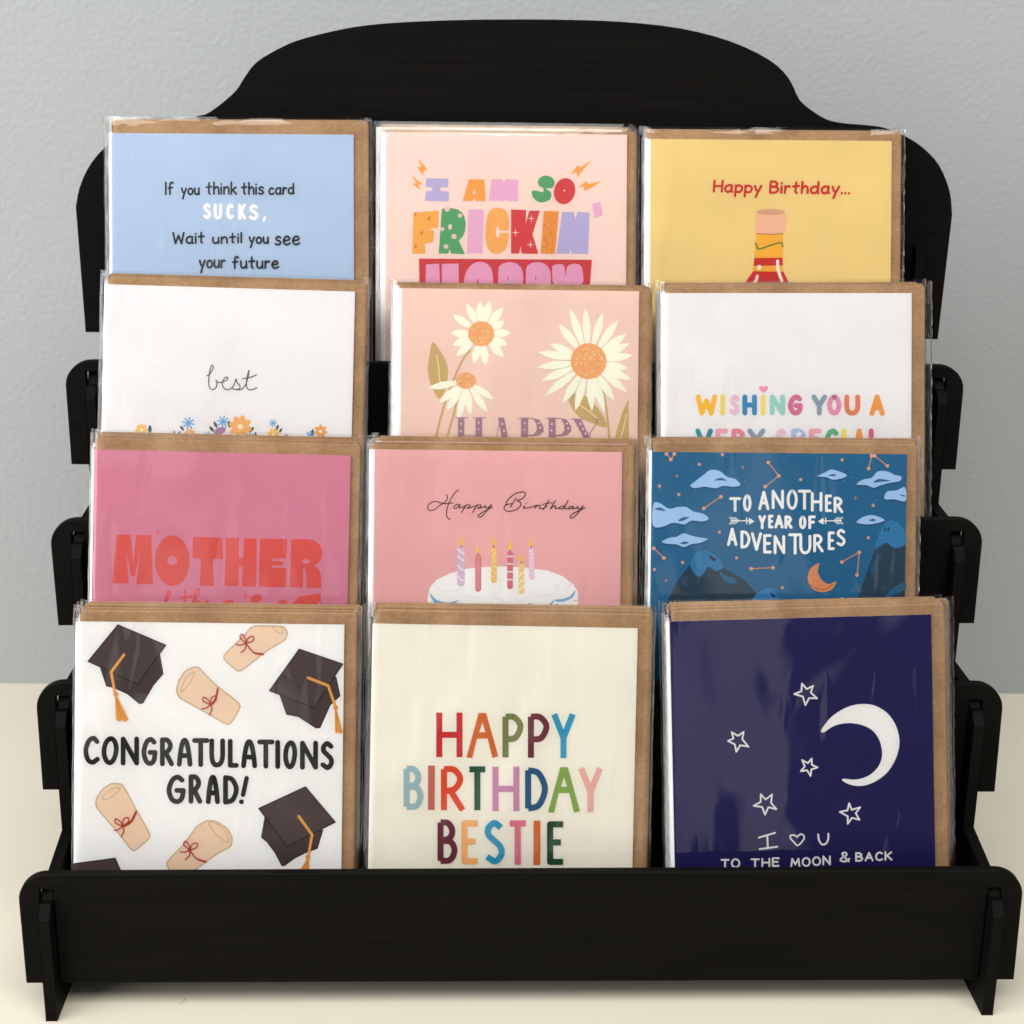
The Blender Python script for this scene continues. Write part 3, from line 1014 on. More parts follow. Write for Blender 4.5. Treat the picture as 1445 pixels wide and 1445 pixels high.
def art_cake(a):
    a.view(590, 680, 5.78).part('lettering')
    k, w = '4c2029', 8
    a.stroke([(232, 104), (240, 130), (226, 158), (180, 190), (130, 228), (90, 230), (78, 206), (100, 172), (150, 160), (210, 178), (285, 170)], w, k)
    a.stroke([(330, 66), (300, 90), (262, 150), (236, 220), (232, 270), (246, 300), (262, 302)], w, k)
    a.stroke([(340, 190), (318, 182), (294, 200), (292, 214), (316, 212), (342, 188), (336, 208), (350, 212), (376, 200)], w, k)
    for dx in (0, 90):
        a.stroke([(388 + dx, 188), (374 + dx, 220), (354 + dx, 250)], w, k)
        a.stroke([(370 + dx, 216), (398 + dx, 190), (420 + dx, 188), (420 + dx, 204), (396 + dx, 214), (420 + dx, 212), (462 + dx, 196)], w, k)
    a.stroke([(552, 194), (550, 212), (570, 210), (600, 186), (560, 236), (520, 280), (494, 286), (494, 270), (530, 246), (610, 204)], w, k)
    a.stroke([(800, 130), (772, 176), (752, 206)], w, k)
    a.stroke([(712, 190), (730, 150), (780, 104), (840, 82), (872, 90), (872, 112), (840, 142), (806, 150), (832, 166), (838, 190), (800, 226), (740, 240), (704, 226), (706, 198), (734, 182), (764, 178)], w, k)
    a.stroke([(872, 196), (858, 212), (880, 214), (930, 204), (966, 190), (952, 212)], w, k)
    a.stroke([(884, 172), (886, 173)], w, k)
    a.stroke([(952, 214), (972, 194), (996, 192), (990, 214), (1020, 216), (1052, 196)], w, k)
    a.stroke([(1068, 150), (1048, 180), (1022, 228)], w, k)
    a.stroke([(1012, 184), (1060, 174), (1100, 170)], w * .9, k)
    a.stroke([(1122, 152), (1096, 190), (1078, 222), (1104, 198), (1122, 196), (1116, 216), (1150, 212)], w, k)
    a.stroke([(1190, 196), (1166, 200), (1150, 214), (1172, 220), (1192, 204), (1224, 150), (1196, 204), (1196, 220), (1226, 212)], w, k)
    a.stroke([(1262, 200), (1238, 202), (1226, 218), (1246, 220), (1266, 202), (1262, 218), (1284, 214), (1306, 200)], w, k)
    a.stroke([(1304, 202), (1302, 220), (1324, 216), (1348, 196), (1306, 250), (1266, 290), (1242, 292), (1244, 274), (1282, 248), (1362, 212)], w, k)
    a.part('cake')
    a.poly([(78, 1200), (78, 940), (96, 860), (150, 800), (260, 745), (400, 708), (560, 692), (740, 690), (900, 702), (1060, 724), (1180, 770), (1270, 840), (1304, 900), (1306, 1200)], 'e8e6ea', lev=1)
    BL = '7ba6c4'
    for q in ([(94, 905), (150, 960), (240, 985), (330, 966), (280, 1000), (190, 1012), (130, 985)], [(345, 975), (380, 1010), (460, 1026), (560, 1020), (600, 995), (560, 1034), (430, 1042), (370, 1018)],
              [(900, 985), (980, 1012), (1060, 1005), (1108, 962), (1080, 1015), (1000, 1030), (930, 1014)], [(1110, 962), (1180, 955), (1240, 930), (1282, 885), (1262, 940), (1200, 972), (1140, 978)]):
        a.poly(q, BL, smooth=True, lev=2)
    for q in ([(140, 840), (180, 880), (250, 892), (330, 880), (360, 850)], [(355, 910), (420, 938), (520, 940), (585, 920)], [(600, 900), (650, 955), (750, 975), (860, 960), (925, 910)], [(940, 915), (1020, 932), (1100, 905), (1135, 880)],
              [(1124, 862), (1120, 845), (1140, 840), (1150, 860), (1136, 870)], [(1180, 870), (1240, 845), (1262, 822)]):
        a.stroke(q, 3.5, 'd2cbd4')
    a.stroke([(1110, 1006), (1140, 998)], 7, '8b97a5')
    a.stroke([(1270, 966), (1300, 968)], 6, 'c795a8')
    a.stroke([(1200, 1005), (1206, 1012)], 6, 'bfc9d4')

    def candle(x, w, y0, y1, col, flame, dy=0, stripes=None, dots=None, lines=None, lean=0):
        a.part('candle')
        a.parts[-1]['lev'] = 8
        a.stroke([(x, y0 + w / 2), (x + lean, y1 - w / 2)], w, col, smooth=False)
        for s0 in stripes or ():
            a.stroke([(x - w * .42 + lean * .5, s0), (x + lean * .5, s0 + dy * .7), (x + w * .42 + lean * .5, s0 + dy)], 11, 'ecdde6' if col != 'e3c586' else 'f0e2c0')
        for u, v in dots or ():
            a.ell(x + u + lean * .5, v, 6, 6, 'f2e2c4' if col == 'e5bd6b' else 'efe2ea', n=10)
        for u in lines or ():
            a.stroke([(x + u, y0 + 12), (x + u, y1 - 20)], 4, 'e6b3ba', smooth=False)
        a.stroke([(x, y0 - 16), (x, y0 + 4)], 7, '6b4a3a', smooth=False)
        fx, fy = x - 2, y0 - 18
        a.poly([(fx, fy - flame), (fx + 15, fy - flame * .45), (fx + 15, fy - 4), (fx, fy + 6), (fx - 15, fy - 4), (fx - 15, fy - flame * .45)], 'ebb94d', smooth=True)
    candle(350, 62, 530, 852, 'cfb8cb', 62, 38, stripes=(548, 604, 684, 770))
    candle(490, 48, 592, 896, 'd0707f', 56, lines=(-10, 6))
    candle(618, 48, 532, 826, 'e5bd6b', 66, dots=((-12, 560), (12, 580), (-4, 610), (14, 640), (-12, 660), (8, 690), (-10, 720), (10, 744), (-6, 772)))
    candle(750, 48, 566, 876, 'd0707f', 72, 2, stripes=(606, 668, 732, 796))
    candle(842, 46, 660, 914, 'e3c586', 52, -30, stripes=(770, 830, 885))
    candle(922, 44, 536, 798, 'dbbfd2', 50, dots=((-10, 566), (10, 590), (-6, 620), (10, 648), (-8, 680), (8, 710), (0, 740)), lean=6)


def art_adventure(a):
    a.view(910, 630, 3.8026)
    CL, OR, W_ = '9cc2ea', 'c98a6b', 'eef2f5'
    a.part('mountain')
    a.poly([(112, 846), (170, 730), (244, 630), (330, 600), (420, 650), (530, 712), (600, 790), (580, 850), (570, 960), (100, 960)], '1d3d52', lev=1)
    a.poly([(244, 632), (262, 585), (308, 558), (360, 572), (404, 610), (420, 650), (380, 668), (340, 645), (310, 690), (280, 696), (256, 668)], '1f78ab', smooth=True, lev=2)
    a.poly([(344, 580), (384, 606), (372, 618), (350, 600)], '0d2f4d', lev=3)
    a.poly([(400, 668), (430, 690), (488, 712), (480, 736), (440, 728), (410, 700)], '1e6288', smooth=True, lev=2)
    a.poly([(195, 706), (232, 700), (226, 750), (200, 740)], '2b4c66', smooth=True, lev=2)
    a.part('mountain')
    a.poly([(548, 860), (600, 790), (640, 760), (690, 760), (735, 845), (740, 960), (540, 960)], '1f7ab0', lev=4)
    a.poly([(672, 780), (710, 806), (690, 812), (674, 796)], '0d3a5c', lev=5)
    a.part('mountain')
    a.poly([(1130, 850), (1160, 760), (1196, 660), (1232, 560), (1290, 520), (1398, 500), (1394, 960), (1110, 960)], '1d3f55', lev=1)
    a.poly([(1238, 540), (1262, 460), (1300, 405), (1340, 398), (1384, 440), (1400, 470), (1396, 525), (1340, 545), (1290, 515)], '1f78ab', smooth=True, lev=2)
    for x in (1288, 1306):
        a.ell(x, 445, 5, 13, '0d3a5c', rot=.3, lev=3, n=12)
    a.poly([(1285, 815), (1330, 760), (1394, 730), (1394, 770), (1330, 800), (1290, 850)], '1f5f85', smooth=True, lev=2)
    a.poly([(1210, 650), (1250, 590), (1262, 590), (1226, 700)], '1f5072', smooth=True, lev=2)

    def cloud(pts, marks):
        a.part('cloud')
        sh = [(x, y + 8) for x, y in pts]
        a.poly(sh, '0b4a78', smooth=True, lev=5)
        a.poly(pts, CL, smooth=True, lev=7)
        for m in marks:
            a.poly(m, '2c5d92', smooth=True, lev=9)
    cloud([(244, 210), (272, 185), (318, 150), (352, 126), (400, 132), (444, 164), (488, 176), (512, 206), (480, 216), (420, 212), (380, 224), (320, 216), (268, 224)], [[(372, 182), (408, 168), (440, 184), (412, 182)]])
    cloud([(926, 160), (962, 142), (1000, 124), (1048, 136), (1084, 154), (1060, 170), (1010, 178), (970, 164)], [[(984, 156), (1010, 148), (1028, 156), (1008, 160)]])
    cloud([(1136, 204), (1170, 178), (1216, 168), (1250, 134), (1300, 134), (1340, 152), (1376, 162), (1366, 186), (1310, 196), (1250, 214), (1226, 222), (1190, 208)], [[(1226, 194), (1256, 174), (1316, 184), (1262, 190)]])
    cloud([(1286, 282), (1300, 242), (1350, 236), (1396, 220), (1398, 292), (1340, 284)], [[(1364, 258), (1394, 262), (1392, 270)]])
    cloud([(46, 310), (80, 304), (130, 334), (180, 324), (224, 326), (260, 348), (314, 362), (342, 388), (310, 402), (250, 398), (210, 418), (150, 410), (90, 432), (44, 422)], [[(50, 336), (84, 328), (112, 346), (76, 342)], [(178, 398), (206, 380), (238, 380), (206, 398)]])
    cloud([(92, 512), (130, 490), (172, 484), (206, 466), (250, 478), (290, 488), (336, 496), (300, 516), (250, 524), (210, 540), (170, 526), (120, 522)], [[(186, 520), (214, 510), (236, 516), (212, 524)]])
    cloud([(1136, 408), (1168, 380), (1214, 368), (1256, 378), (1286, 396), (1250, 410), (1200, 418)], [[(1202, 396), (1224, 388), (1240, 396), (1222, 402)]])
    a.part('constellation')
    a.parts[-1]['lev'] = 12

    def chain(*p):
        a.stroke(list(p), 6, OR, smooth=False)
        for q in p:
            a.ell(q[0], q[1], 10, 10, 'd8a184', n=12)
    for c in ([(662, 86), (718, 158), (646, 216)], [(316, 332), (408, 270)], [(570, 656), (688, 650)], [(1056, 620), (1150, 568), (1138, 690)], [(1216, 50), (1200, 118)], [(1232, 50), (1300, 104)], [(48, 546), (102, 598)], [(116, 40), (140, 70), (158, 40)]):
        chain(*c)
    a.part('small_stars')
    for x, y in ((416, 44), (292, 96), (78, 212), (182, 258), (836, 178), (1058, 72), (1225, 316), (1198, 490), (400, 460), (492, 598), (202, 622), (52, 660), (738, 758), (1058, 818)):
        a.ell(x, y, 9, 9, 'cf9a80', n=12)
    for x, y in ((172, 158), (526, 112), (1130, 278), (114, 720), (822, 826)):
        star4(a, x, y, 15, 'd49a7e', part=None)
    random.seed(5)
    for k in range(26):
        x, y = random.uniform(60, 1380), random.uniform(60, 820)
        a.ell(x, y, 3.5, 3.5, '4f9ac8', n=8, lev=0)
    a.part('moon')
    a.parts[-1]['lev'] = 10
    a.poly([(936, 628), (928, 668), (944, 710), (984, 738), (1026, 724), (1004, 766), (950, 782), (900, 764), (874, 716), (884, 664), (908, 638)], 'd58a5b', smooth=True)
    a.stroke([(884, 740), (920, 762), (970, 766), (1008, 740)], 5, 'a75f3d')
    a.part('lettering')
    a.parts[-1]['lev'] = 20
    w = 15.5

    def L(ch, x0, x1, yt, yb):
        a.glyph(ch, x0 + w / 2, x1 - w / 2, yt + w / 2, yb - w / 2, w, W_)
    for q in (('T', 452, 516, 272, 352), ('O', 526, 572, 256, 350), ('A', 608, 668, 238, 342), ('N', 680, 746, 232, 336), ('O', 760, 820, 230, 340), ('T', 820, 892, 232, 340), ('H', 890, 952, 244, 350), ('E', 966, 1004, 258, 352), ('R', 1012, 1064, 270, 358)):
        L(*q)
    for q in (('Y', 608, 650, 368, 444), ('E', 660, 690, 366, 440), ('A', 694, 744, 366, 440), ('R', 748, 792, 370, 442), ('O', 826, 866, 370, 444), ('F', 876, 916, 370, 444)):
        L(*q)
    for q in (('A', 440, 496, 436, 534), ('D', 512, 566, 450, 548), ('V', 568, 628, 460, 560), ('E', 634, 680, 470, 574), ('N', 690, 752, 476, 578), ('T', 768, 842, 466, 580), ('U', 828, 892, 474, 578), ('R', 902, 958, 470, 568), ('E', 980, 1018, 456, 556), ('S', 1026, 1076, 442, 536)):
        L(*q)
    for s, x0 in ((1, 452), (-1, 1064)):
        a.part('arrow')
        a.parts[-1]['lev'] = 20

        def q(x, y):
            return (x0 + s * x, y)
        a.stroke([q(10, 398), q(120, 400)], 6, W_, smooth=False)
        a.poly([q(106, 382), q(136, 402), q(106, 420)], W_)
        a.stroke([q(94, 384), q(94, 414)], 6, W_, smooth=False)
        for d in (0, 14, 28):
            a.stroke([q(2 + d, 380), q(22 + d, 398), q(2 + d, 416)], 5, W_, smooth=False)


def cap_art(a, board, skull, tassel, lev=1):
    K, K2 = '4a3b3b', '433435'
    a.part('graduation_cap')
    a.poly(skull, K2, lev=lev)
    a.stroke(skull + [skull[0]], 5, '1d1616', smooth=False)
    a.poly(board, K, lev=lev + 14)
    a.stroke(board + [board[0]], 5.5, '1d1616', smooth=False)
    a.parts[-1]['lev'] = 40
    if not tassel:
        return
    O = 'df9a3e'
    cord, knot, end, w = tassel
    a.part('tassel')
    a.parts[-1]['lev'] = 44
    a.stroke(cord, w, O, smooth=False)
    a.ell(knot[0], knot[1], w * .85, w * .95, 'd88f33')
    (ex, ey), hw = end
    t = [(knot[0] - w * .3, knot[1] + 8), (ex - hw, ey - hw * .5), (ex - hw * .7, ey), (ex, ey - 6), (ex + hw * .5, ey + 2), (ex + hw, ey - hw * .4), (knot[0] + w * .4, knot[1] + 8)]
    a.poly(t, O)
    for k in (-.5, 0, .5):
        a.stroke([(knot[0], knot[1] + 14), (ex + hw * k, ey - 10)], 2.5, 'b97423', smooth=False)


def chaikin(P, c=0.16):
    o = []
    for p, q in zip(P, P[1:] + P[:1]):
        o += [(p[0] + (q[0] - p[0]) * c, p[1] + (q[1] - p[1]) * c), (q[0] + (p[0] - q[0]) * c, q[1] + (p[1] - q[1]) * c)]
    return o


def diploma(a, outline, inner, bow, band):
    a.part('diploma')
    for c_ in (0.12, 0.2):
        outline = chaikin(outline, c_)
    a.poly(outline, 'e0c5aa', lev=1)
    a.stroke(outline + [outline[0]], 7, 'c0a583', smooth=False)
    a.stroke(inner, 5, 'c2a685', closed=True)
    a.part('ribbon')
    a.parts[-1]['lev'] = 40
    R = 'ae2623'
    bx, by, th, sc = bow
    c, s_ = math.cos(th), math.sin(th)

    def q(x, y):
        return (bx + sc * (x * c - y * s_), by + sc * (x * s_ + y * c))
    a.stroke([q(0, 0), q(-34, -16), q(-30, -34), q(-8, -18), q(0, 0)], 6, R)
    a.stroke([q(0, 0), q(4, -30), q(24, -40), q(26, -20), q(0, 0)], 6, R)
    a.stroke([q(0, 0), q(-20, 16), q(-40, 20)], 6, R)
    a.stroke([q(0, 0), q(6, 24), q(-6, 48)], 6, R)
    a.stroke(band, 6, R)
    a.stroke([(x + 4, y + 5) for x, y in band], 5, R)


def art_grad(a):
    a.view(100, 870, 3.6125)
    cap_art(a, [(240, 42), (484, 146), (340, 346), (88, 228)], [(152, 262), (240, 200), (452, 190), (470, 292), (420, 350), (368, 440), (350, 444), (290, 395), (220, 362), (182, 354)],
            ([(272, 194), (206, 282), (224, 385)], (230, 396), ((262, 535), 32), 14))
    cap_art(a, [(1164, 166), (1386, 242), (1240, 466), (1012, 378)], [(1066, 400), (1200, 300), (1352, 310), (1372, 404), (1322, 450), (1270, 566), (1250, 568), (1160, 510), (1100, 498)],
            ([(1210, 312), (1312, 352), (1346, 450)], (1350, 464), ((1366, 596), 20), 14))
    diploma(a, [(538, 380), (548, 330), (580, 280), (620, 258), (650, 258), (690, 300), (740, 350), (872, 452), (808, 558), (700, 496), (552, 414)], [(560, 380), (590, 310), (626, 284), (622, 310), (584, 366)],
            (712, 448, .0, 1.1), [(712, 448), (735, 420), (748, 365)])
    diploma(a, [(928, 47), (1086, 50), (1104, 84), (1094, 118), (1040, 150), (990, 180), (858, 288), (768, 208), (880, 100)], [(1030, 50), (1052, 78), (1080, 86), (1076, 60), (1060, 50)],
            (892, 136, .35, 1.1), [(892, 136), (930, 180), (980, 190)])
    a.view(100, 1020, 3.6125)
    cap_art(a, [(1196, 326), (1348, 506), (1102, 632), (958, 436)], [(990, 480), (1100, 540), (1284, 548), (1256, 640), (1200, 660), (1140, 690), (1088, 728), (1076, 728), (1040, 660), (1000, 606), (972, 584)],
            ([(1162, 476), (1230, 570), (1212, 672)], (1208, 684), ((1190, 770), 26), 14))
    cap_art(a, [(15, 718), (226, 690), (300, 860), (15, 900)], [(30, 800), (200, 760), (260, 900), (60, 980)], None)
    diploma(a, [(128, 430), (128, 390), (160, 338), (210, 308), (260, 312), (284, 350), (334, 446), (412, 580), (318, 660), (250, 570)], [(160, 384), (200, 342), (248, 330), (236, 356), (190, 386)],
            (264, 526, .0, 1.1), [(264, 526), (305, 500), (332, 450)])
    diploma(a, [(480, 718), (580, 616), (640, 530), (690, 498), (740, 502), (800, 540), (824, 590), (816, 630), (740, 670), (620, 760), (540, 800)], [(704, 508), (740, 570), (800, 608), (796, 566), (750, 520)],
            (606, 648, .3, 1.1), [(606, 648), (640, 690), (688, 705)])
    a.part('lettering')
    K = '1d1a17'
    xs = [(62, 148), (156, 244), (254, 348), (360, 442), (454, 526), (540, 620), (618, 706), (706, 786), (800, 856), (868, 950), (950, 1038), (1042, 1066), (1082, 1154), (1168, 1260), (1272, 1342)]
    yt = [66 + 1.9 * i for i in range(15)]
    for ch, (x0, x1), y in zip('CONGRATULATIONS', xs, yt):
        w = 25
        a.glyph(ch, x0 + w / 2, x1 - w / 2, y + w / 2, y + 148 - w / 2, w, K, font=ROUND)
    for ch, x0, x1, y in (('G', 488, 586, 264), ('R', 600, 670, 262), ('A', 688, 760, 264), ('D', 776, 856, 266)):
        w = 25
        a.glyph(ch, x0 + w / 2, x1 - w / 2, y + w / 2, y + 150 - w / 2, w, K, font=ROUND)
    a.stroke([(896, 282), (878, 366)], 23, K)
    a.stroke([(869, 402), (870, 402)], 24, K)


def art_bestie(a):
    a.view(550, 990, 4.5156).part('lettering')
    w = 39
    r1 = [('H', 296, 464, 'c3222c', 70, 354), ('A', 488, 692, 'c9620e', 72, 356), ('P', 718, 852, '727a44', 76, 356), ('P', 880, 1018, '6b2836', 76, 358), ('Y', 1028, 1186, '1493b8', 80, 360)]
    r2 = [('B', 88, 216, '93b2ba', 408, 690), ('I', 244, 288, 'c06559', 408, 690), ('R', 326, 484, 'd8421f', 410, 692), ('T', 488, 628, '1c5138', 412, 692), ('H', 654, 826, 'c184ab', 414, 698), ('D', 862, 1008, '1b5583', 418, 700), ('A', 1008, 1212, '79a031', 418, 704), ('Y', 1200, 1358, 'dea79d', 424, 704)]
    r3 = [('B', 304, 432, '6b2538', 750, 1034), ('E', 456, 580, 'e9ac66', 756, 1036), ('S', 600, 734, '0f95bb', 754, 1036), ('T', 744, 886, 'd4708a', 756, 1038), ('I', 916, 960, 'cd6a18', 758, 1040), ('E', 1002, 1124, '14462f', 762, 1040)]
    for ch, x0, x1, c, y0, y1 in r1 + r2 + r3:
        wx = w / 2
        if ch == 'A':
            a.poly([(x0, y1), ((x0 + x1) / 2 - 24, y0), ((x0 + x1) / 2 + 24, y0), (x1, y1 - 6), (x1 - 38, y1 + 4), ((x0 + x1) / 2 + 34, y0 + 164), ((x0 + x1) / 2 - 34, y0 + 164), (x0 + 38, y1 + 4)], c,
                   holes=[[((x0 + x1) / 2, y0 + 62), ((x0 + x1) / 2 + 20, y0 + 124), ((x0 + x1) / 2 - 20, y0 + 124)]])
        elif ch == 'I':
            a.poly([(x0, y0), (x1, y0), (x1 - 2, y1), (x0 - 1, y1)], c)
        else:
            tp = y0 if ch in 'HY' else y0 + w / 2
            bt = y1 if ch in 'HPRTY' else y1 - w / 2
            a.glyph(ch, x0 + wx, x1 - wx, tp, bt, w, c, cap=False)


def art_moon(a):
    a.view(1000, 940, 4.9828)
    Wm, Ws = 'fbf8f0', 'f4f2f6'
    a.part('moon')
    out = [(800, 467), (790, 455), (810, 420), (860, 360), (930, 310), (1010, 276), (1090, 266), (1170, 278), (1250, 325), (1305, 395), (1336, 480), (1340, 560), (1316, 650), (1262, 740), (1190, 800), (1110, 836), (1040, 842), (980, 828), (942, 806), (940, 794), (960, 792),
           (1020, 798), (1080, 788), (1140, 760), (1190, 710), (1216, 650), (1218, 590), (1200, 520), (1160, 460), (1100, 422), (1020, 402), (940, 404), (870, 426), (820, 460)]
    a.poly(out, Wm, smooth=True, step=3)
    a.part('moon_outline')
    a.parts[-1]['v'] = []
    for st in ([(656, 122), (690, 162), (734, 138), (718, 186), (762, 226), (706, 224), (680, 274), (662, 214), (602, 196), (652, 176)],
               [(162, 464), (206, 490), (246, 462), (236, 514), (280, 566), (222, 556), (194, 602), (184, 550), (136, 526), (174, 508)],
               [(656, 660), (698, 682), (724, 650), (726, 694), (766, 712), (722, 726), (716, 772), (692, 732), (648, 738), (676, 704)],
               [(366, 900), (400, 938), (446, 902), (438, 960), (476, 1006), (420, 992), (396, 1044), (376, 990), (316, 982), (366, 954)],
               [(988, 964), (1006, 1010), (1066, 992), (1034, 1034), (1060, 1080), (1008, 1066), (978, 1108), (978, 1056), (922, 1024), (976, 1014)]):
        a.part('star')
        a.stroke(st, 12, Ws, smooth=False, closed=True)
    a.part('lettering')
    w = 13
    a.stroke([(352, 1206), (466, 1172)], w, Ws, smooth=False)
    a.stroke([(412, 1190), (416, 1282)], w, Ws, smooth=False)
    a.stroke([(358, 1286), (482, 1270)], w, Ws, smooth=False)
    a.stroke([(770, 1184), (776, 1224), (796, 1252), (824, 1248), (840, 1216), (842, 1178)], w, Ws)
    for t, x0, x1, y0, y1, h in (('TO', 90, 216, 1420, 1410, 58), ('THE', 300, 492, 1412, 1402, 54), ('MOON', 580, 852, 1410, 1390, 56), ('&', 926, 988, 1372, 1368, 62), ('BACK', 1036, 1286, 1368, 1360, 54)):
        a.word(t, x0, x1, y0, y1, h, 12.5, Ws, gap=.3)
    a.part('heart')
    a.stroke([(622, 1204), (606, 1190), (578, 1190), (574, 1208), (600, 1238), (624, 1260), (652, 1240), (672, 1206), (660, 1184), (640, 1184), (622, 1204)], 11, Ws)
    a.parts = [p for p in a.parts if p['v']]


# ---- sleeved cards: envelope, card and clear sleeve ------------------------------------------------------------
def build_card(row, tl, tr, bg, strip, env, slv, art, label, behind, stack, seed):
    """env = (x left, x right, y top) and slv = (x left, x right, y top) as seen in the photograph at the card's top."""
    c = Card(row, tl, tr)
    rng = random.Random(seed)
    t = empty('greeting_card', (0, 0, 0), label, 'greeting card', 'greeting cards in clear sleeves')
    t.matrix_world = c.mat
    hw, H = c.w / 2, c.h
    py = (tl[1] + tr[1]) / 2

    def lx(px, y):
        return float(c.loc(px, y)[0])

    def ly(y):
        return float(c.loc((tl[0] + tr[0]) / 2, y)[1])
    # card: printed front leaf, white back leaf rolling out at the fold
    v, f = box(-hw, hw, 0, H, -0.0004, 0)
    cardo = mesh_obj('card', v, f, ink(bg), t)
    fix_normals(cardo)
    xs = lx(strip, py + 20)
    dw = -hw - xs
    prof = [(-hw + 0.0003, -0.00003), (-hw - dw * .25, -0.00006), (-hw - dw * .6, -0.0003), (-hw - dw * .9, -0.0007), (xs, -0.0011), (-hw + 0.001, -0.0011), (hw - 0.001, -0.00075), (hw - 0.001, -0.00045), (-hw + 0.001, -0.00045)]
    n = len(prof)
    v = [(x, y, z) for y in (0.0, H) for x, z in prof]
    f = [(i, (i + 1) % n, n + (i + 1) % n, n + i) for i in range(n)] + [tuple(range(n))[::-1], tuple(range(n, 2 * n))]
    o = mesh_obj('back_leaf', v, f, ink(WHITE), cardo)
    fix_normals(o)
    # kraft envelope with its flap fold showing as a faint crease at the corner
    ex0, ex1, et = lx(env[0], py), lx(env[1], py), ly(env[2])
    r = 0.0012
    out = [(ex0, 0.0005), (ex1, 0.0005), (ex1, et - r), (ex1 - r, et), (ex0 + r, et), (ex0, et - r)]
    v, f = slab(out, 0.0012, 0.0017, 0.0001)
    o = mesh_obj('envelope', [(x, z, -y) for x, y, z in v], f, KRAFT, t)
    fix_normals(o)
    # a second paper layer (the flap folded behind the front) stands a hair proud along the top and right
    fl = 0.0028
    v, f = slab([(ex0 + 0.004, et - fl - 0.003), (ex1 - fl, et - fl - 0.003), (ex1 - fl, 0.002), (ex1 - 0.0003, 0.002), (ex1 - 0.0003, et - 0.004), (ex1 - 0.004, et - 0.0003), (ex0 + 0.004, et - 0.0003)], 0.00112, 0.0013, 0.00004)
    fo = mesh_obj('flap', [(x, z, -y) for x, y, z in v], f, KRAFT, o)
    fix_normals(fo)
    # clear sleeve: front and back films welded at the sides
    sx0, sx1, sy1 = lx(slv[0], py), lx(slv[1], py), ly(slv[2])
    sy0 = -0.0008
    NX, NY = 40, 36
    fr, bk = 0.00055, -0.0020
    mid = -0.0009
    xs_ = sorted(set([sx0, sx0 + .0006, sx0 + .0014, sx0 + .0024, sx0 + .0035, sx1 - .0035, sx1 - .0024, sx1 - .0014, sx1 - .0006, sx1] + list(np.linspace(sx0 + .005, sx1 - .005, NX))))
    ys_ = list(np.linspace(sy0, sy1 - .004, NY)) + [sy1 - .0022, sy1 - .001, sy1]
    ph = [rng.uniform(0, 6.28) for _ in range(8)]
    V, F, FM = [], [], []

    def edge(x, y):
        d = min(x - sx0, sx1 - x)
        k = min(1, max(0, d / .0026))
        k = k * k * (3 - 2 * k)
        q = min(1, max(0, (sy1 - y) / .004))
        return k * (.85 + .15 * q)
    for z0, sg in ((fr, 1), (bk, -1)):
        base = len(V)
        for y in ys_:
            for x in xs_:
                k = edge(x, y)
                wv = .00012 * math.sin(60 * x + ph[0] + 25 * y) * math.sin(48 * y + ph[1]) + .00006 * math.sin(170 * y + ph[2] + 40 * x)
                jit = .00025 * math.sin(260 * y + ph[3]) * (1 - k)
                z = mid + (z0 - mid) * k + (wv * k if sg > 0 else 0) + jit
                e = 0
                if x in (xs_[0], xs_[-1]):
                    e = .00009 * math.sin(190 * y + ph[4]) + .00005 * math.sin(520 * y + ph[5])
                V.append((x + e, y, z))
        m = len(xs_)
        for j in range(len(ys_) - 1):
            for i in range(m - 1):
                q = (base + j * m + i, base + j * m + i + 1, base + (j + 1) * m + i + 1, base + (j + 1) * m + i)
                F.append(q if sg > 0 else q[::-1])
    so = mesh_obj('sleeve', V, F, FILM, t, smooth=True)
    # side welds, thicker and hazier than the film
    for a, b in ((sx0, sx0 + .0005), (sx1 - .0005, sx1)):
        v, f = [], []
        yy = list(np.linspace(sy0, sy1, 60))
        for y in yy:
            e = .00009 * math.sin(190 * y + ph[4]) + .00007 * math.sin(620 * y + ph[6])
            v += [(a + e, y, mid - .00035), (a + e, y, mid + .00035), (b + e + .0001 * math.sin(900 * y), y, mid + .0003), (b + e, y, mid - .0003)]
        for j in range(len(yy) - 1):
            for i in range(4):
                f.append((4 * j + i, 4 * j + (i + 1) % 4, 4 * j + 4 + (i + 1) % 4, 4 * j + 4 + i))
        w = mesh_obj('side_weld', v, f, SEAM, so, smooth=False)
        fix_normals(w)
    if art:
        A = Art(c, 0, 0, 1)
        art(A)
        A.build(cardo)
    # the rest of the stack in the same pocket
    kids = [(o2, list(o2.children)) for o2 in t.children]
    words = ['directly behind', 'second behind', 'third behind', 'fourth behind']
    for k, (dx, dy, ro) in enumerate(behind):
        g = t.copy()
        COL.objects.link(g)
        d = (k + 1) * STEP
        loc = Matrix.Translation((dx / 1000, dy / 1000 + d * math.tan(LEAN), -d)) @ Matrix.Rotation(math.radians(ro), 4, 'Z')
        g.matrix_world = c.mat @ loc
        last = k == len(behind) - 1 and k > 0
        g['label'] = 'sleeved kraft-envelope card %s the %s card%s' % (words[k], stack, ', rearmost in its stack' if last else '')
        g['group'] = 'sleeved cards stacked behind the front ones'
        for o2, subs in kids:
            h = o2.copy()
            COL.objects.link(h)
            h.parent = g
            for s2 in subs:
                if s2.name.split('.')[0] in ('back_leaf', 'flap', 'side_weld'):
                    h2 = s2.copy()
                    COL.objects.link(h2)
                    h2.parent = h
    return t


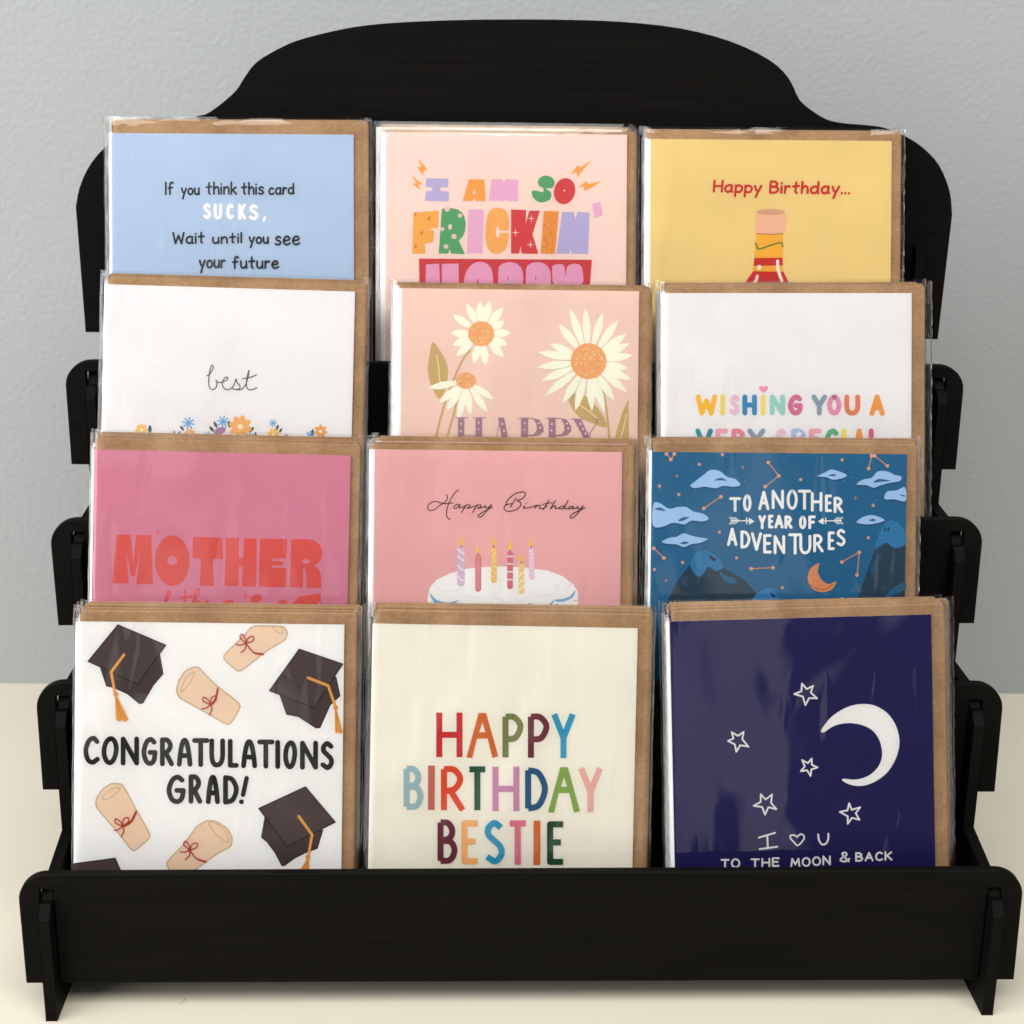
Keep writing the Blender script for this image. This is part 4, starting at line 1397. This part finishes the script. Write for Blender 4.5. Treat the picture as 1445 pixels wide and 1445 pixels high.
CARDS = [
    # row 0 is the front tier; values are pixels of the 1445 px photograph
    (0, (108.5, 877), (486, 881.5), 'edebea', 105.5, (112, 504, 863), (103, 509, 860), art_grad,
     'white graduation card with dark caps and rolled diplomas', [(.6, .3, .0), (.1, .9, -.1), (1.2, 1.0, -.1), (-1.3, -1.6, .2)], 'graduation'),
    (0, (527.5, 880), (900, 886.5), 'e9e3d6', 525, (529, 921, 863), (519, 925, 860), art_bestie,
     'cream birthday card with multicoloured HAPPY BIRTHDAY BESTIE capitals', [(.4, .7, 0), (.9, .8, .2), (-.6, .6, .2)], 'birthday bestie'),
    (0, (944.8, 877), (1314, 867), '150f52', 940, (948, 1334, 857), (936, 1341, 854), art_moon,
     'navy blue card with a white crescent moon and five outlined stars', [(-.6, .3, -.3), (-1.6, .4, -.6), (2.2, .2, -.6), (-1.4, 0, -.3)], 'navy moon'),
    (1, (133, 634), (495, 643), 'cb7c96', 129.5, (136, 509, 622), (128, 514, 618), art_mother,
     'pink card with big red MOTHER lettering', [(-.6, .5, .1), (.9, .7, 0), (-1.0, 1.0, .1), (.6, .4, .3)], 'pink mother'),
    (1, (528.6, 634), (878, 638), 'dfa8a9', 520.5, (524, 896, 628.5), (516, 900, 624), art_cake,
     'salmon pink birthday card with a white cake and six candles', [(.6, .3, 0), (2.4, 2.4, 0), (1.4, 1.0, .1), (-1.0, .3, .2)], 'candle cake'),
    (1, (920, 637.5), (1280, 641), '0a6390', 916, (922, 1296, 624.5), (912, 1301, 621), art_adventure,
     'blue night-sky card with clouds and dark mountains reading ADVENTURES', [(.4, .3, .1), (-.8, .3, 0), (1.5, .5, .2)], 'blue adventures'),
    (2, (148.8, 401), (501, 411.5), 'dfdde0', 146, (152, 518, 395), (141, 522, 391), art_best,
     'white card with thin script word best above small flowers', [(.4, .5, .1), (-.6, .9, .1)], 'white floral'),
    (2, (567, 406.6), (902, 411), 'e2c3b7', 556, (562, 921, 404.5), (553, 922.5, 400), art_daisy,
     'peach card with cream daisies and purple HAPPY lettering', [(-.3, .5, 0), (-1.4, .7, 0)], 'peach daisy'),
    (2, (937.6, 413.5), (1286.6, 413.5), 'dfdee0', 932.5, (940, 1306, 402), (930, 1316, 398), art_wishing,
     'white card with multicoloured WISHING YOU A capitals and pink heart', [(.8, .3, .1), (-1.0, .5, .2)], 'white wishing'),
    (3, (157, 187.7), (499, 190), 'a7bcd6', 154, (159, 520, 170), (148, 525, 167), art_future,
     'light blue card with handwritten black lines and white word SUCKS', [(-.3, .4, 0), (-1.2, .4, .2)], 'light blue'),
    (3, (545, 186), (885, 190), 'e3c9c0', 537, (542, 899, 183.5), (532, 902, 180), art_frickin,
     'pale peach card with chunky patterned letters and orange lightning bolts', [(-2.2, 2.0, 0), (-.8, .6, 0)], 'chunky letter'),
    (3, (918, 196), (1258.5, 199), 'dcc279', 910, (914, 1273, 185), (906, 1278, 181.5), art_yellow,
     'yellow birthday card with a red sauce bottle below red lettering', [(.5, .4, 0), (-.8, .5, .1)], 'yellow bottle'),
]
for i, (row, tl, tr, bg, strip, env, slv, art, label, behind, stack) in enumerate(CARDS):
    build_card(row, tl, tr, bg, strip, env, slv, art, label, behind, stack, 11 + i)
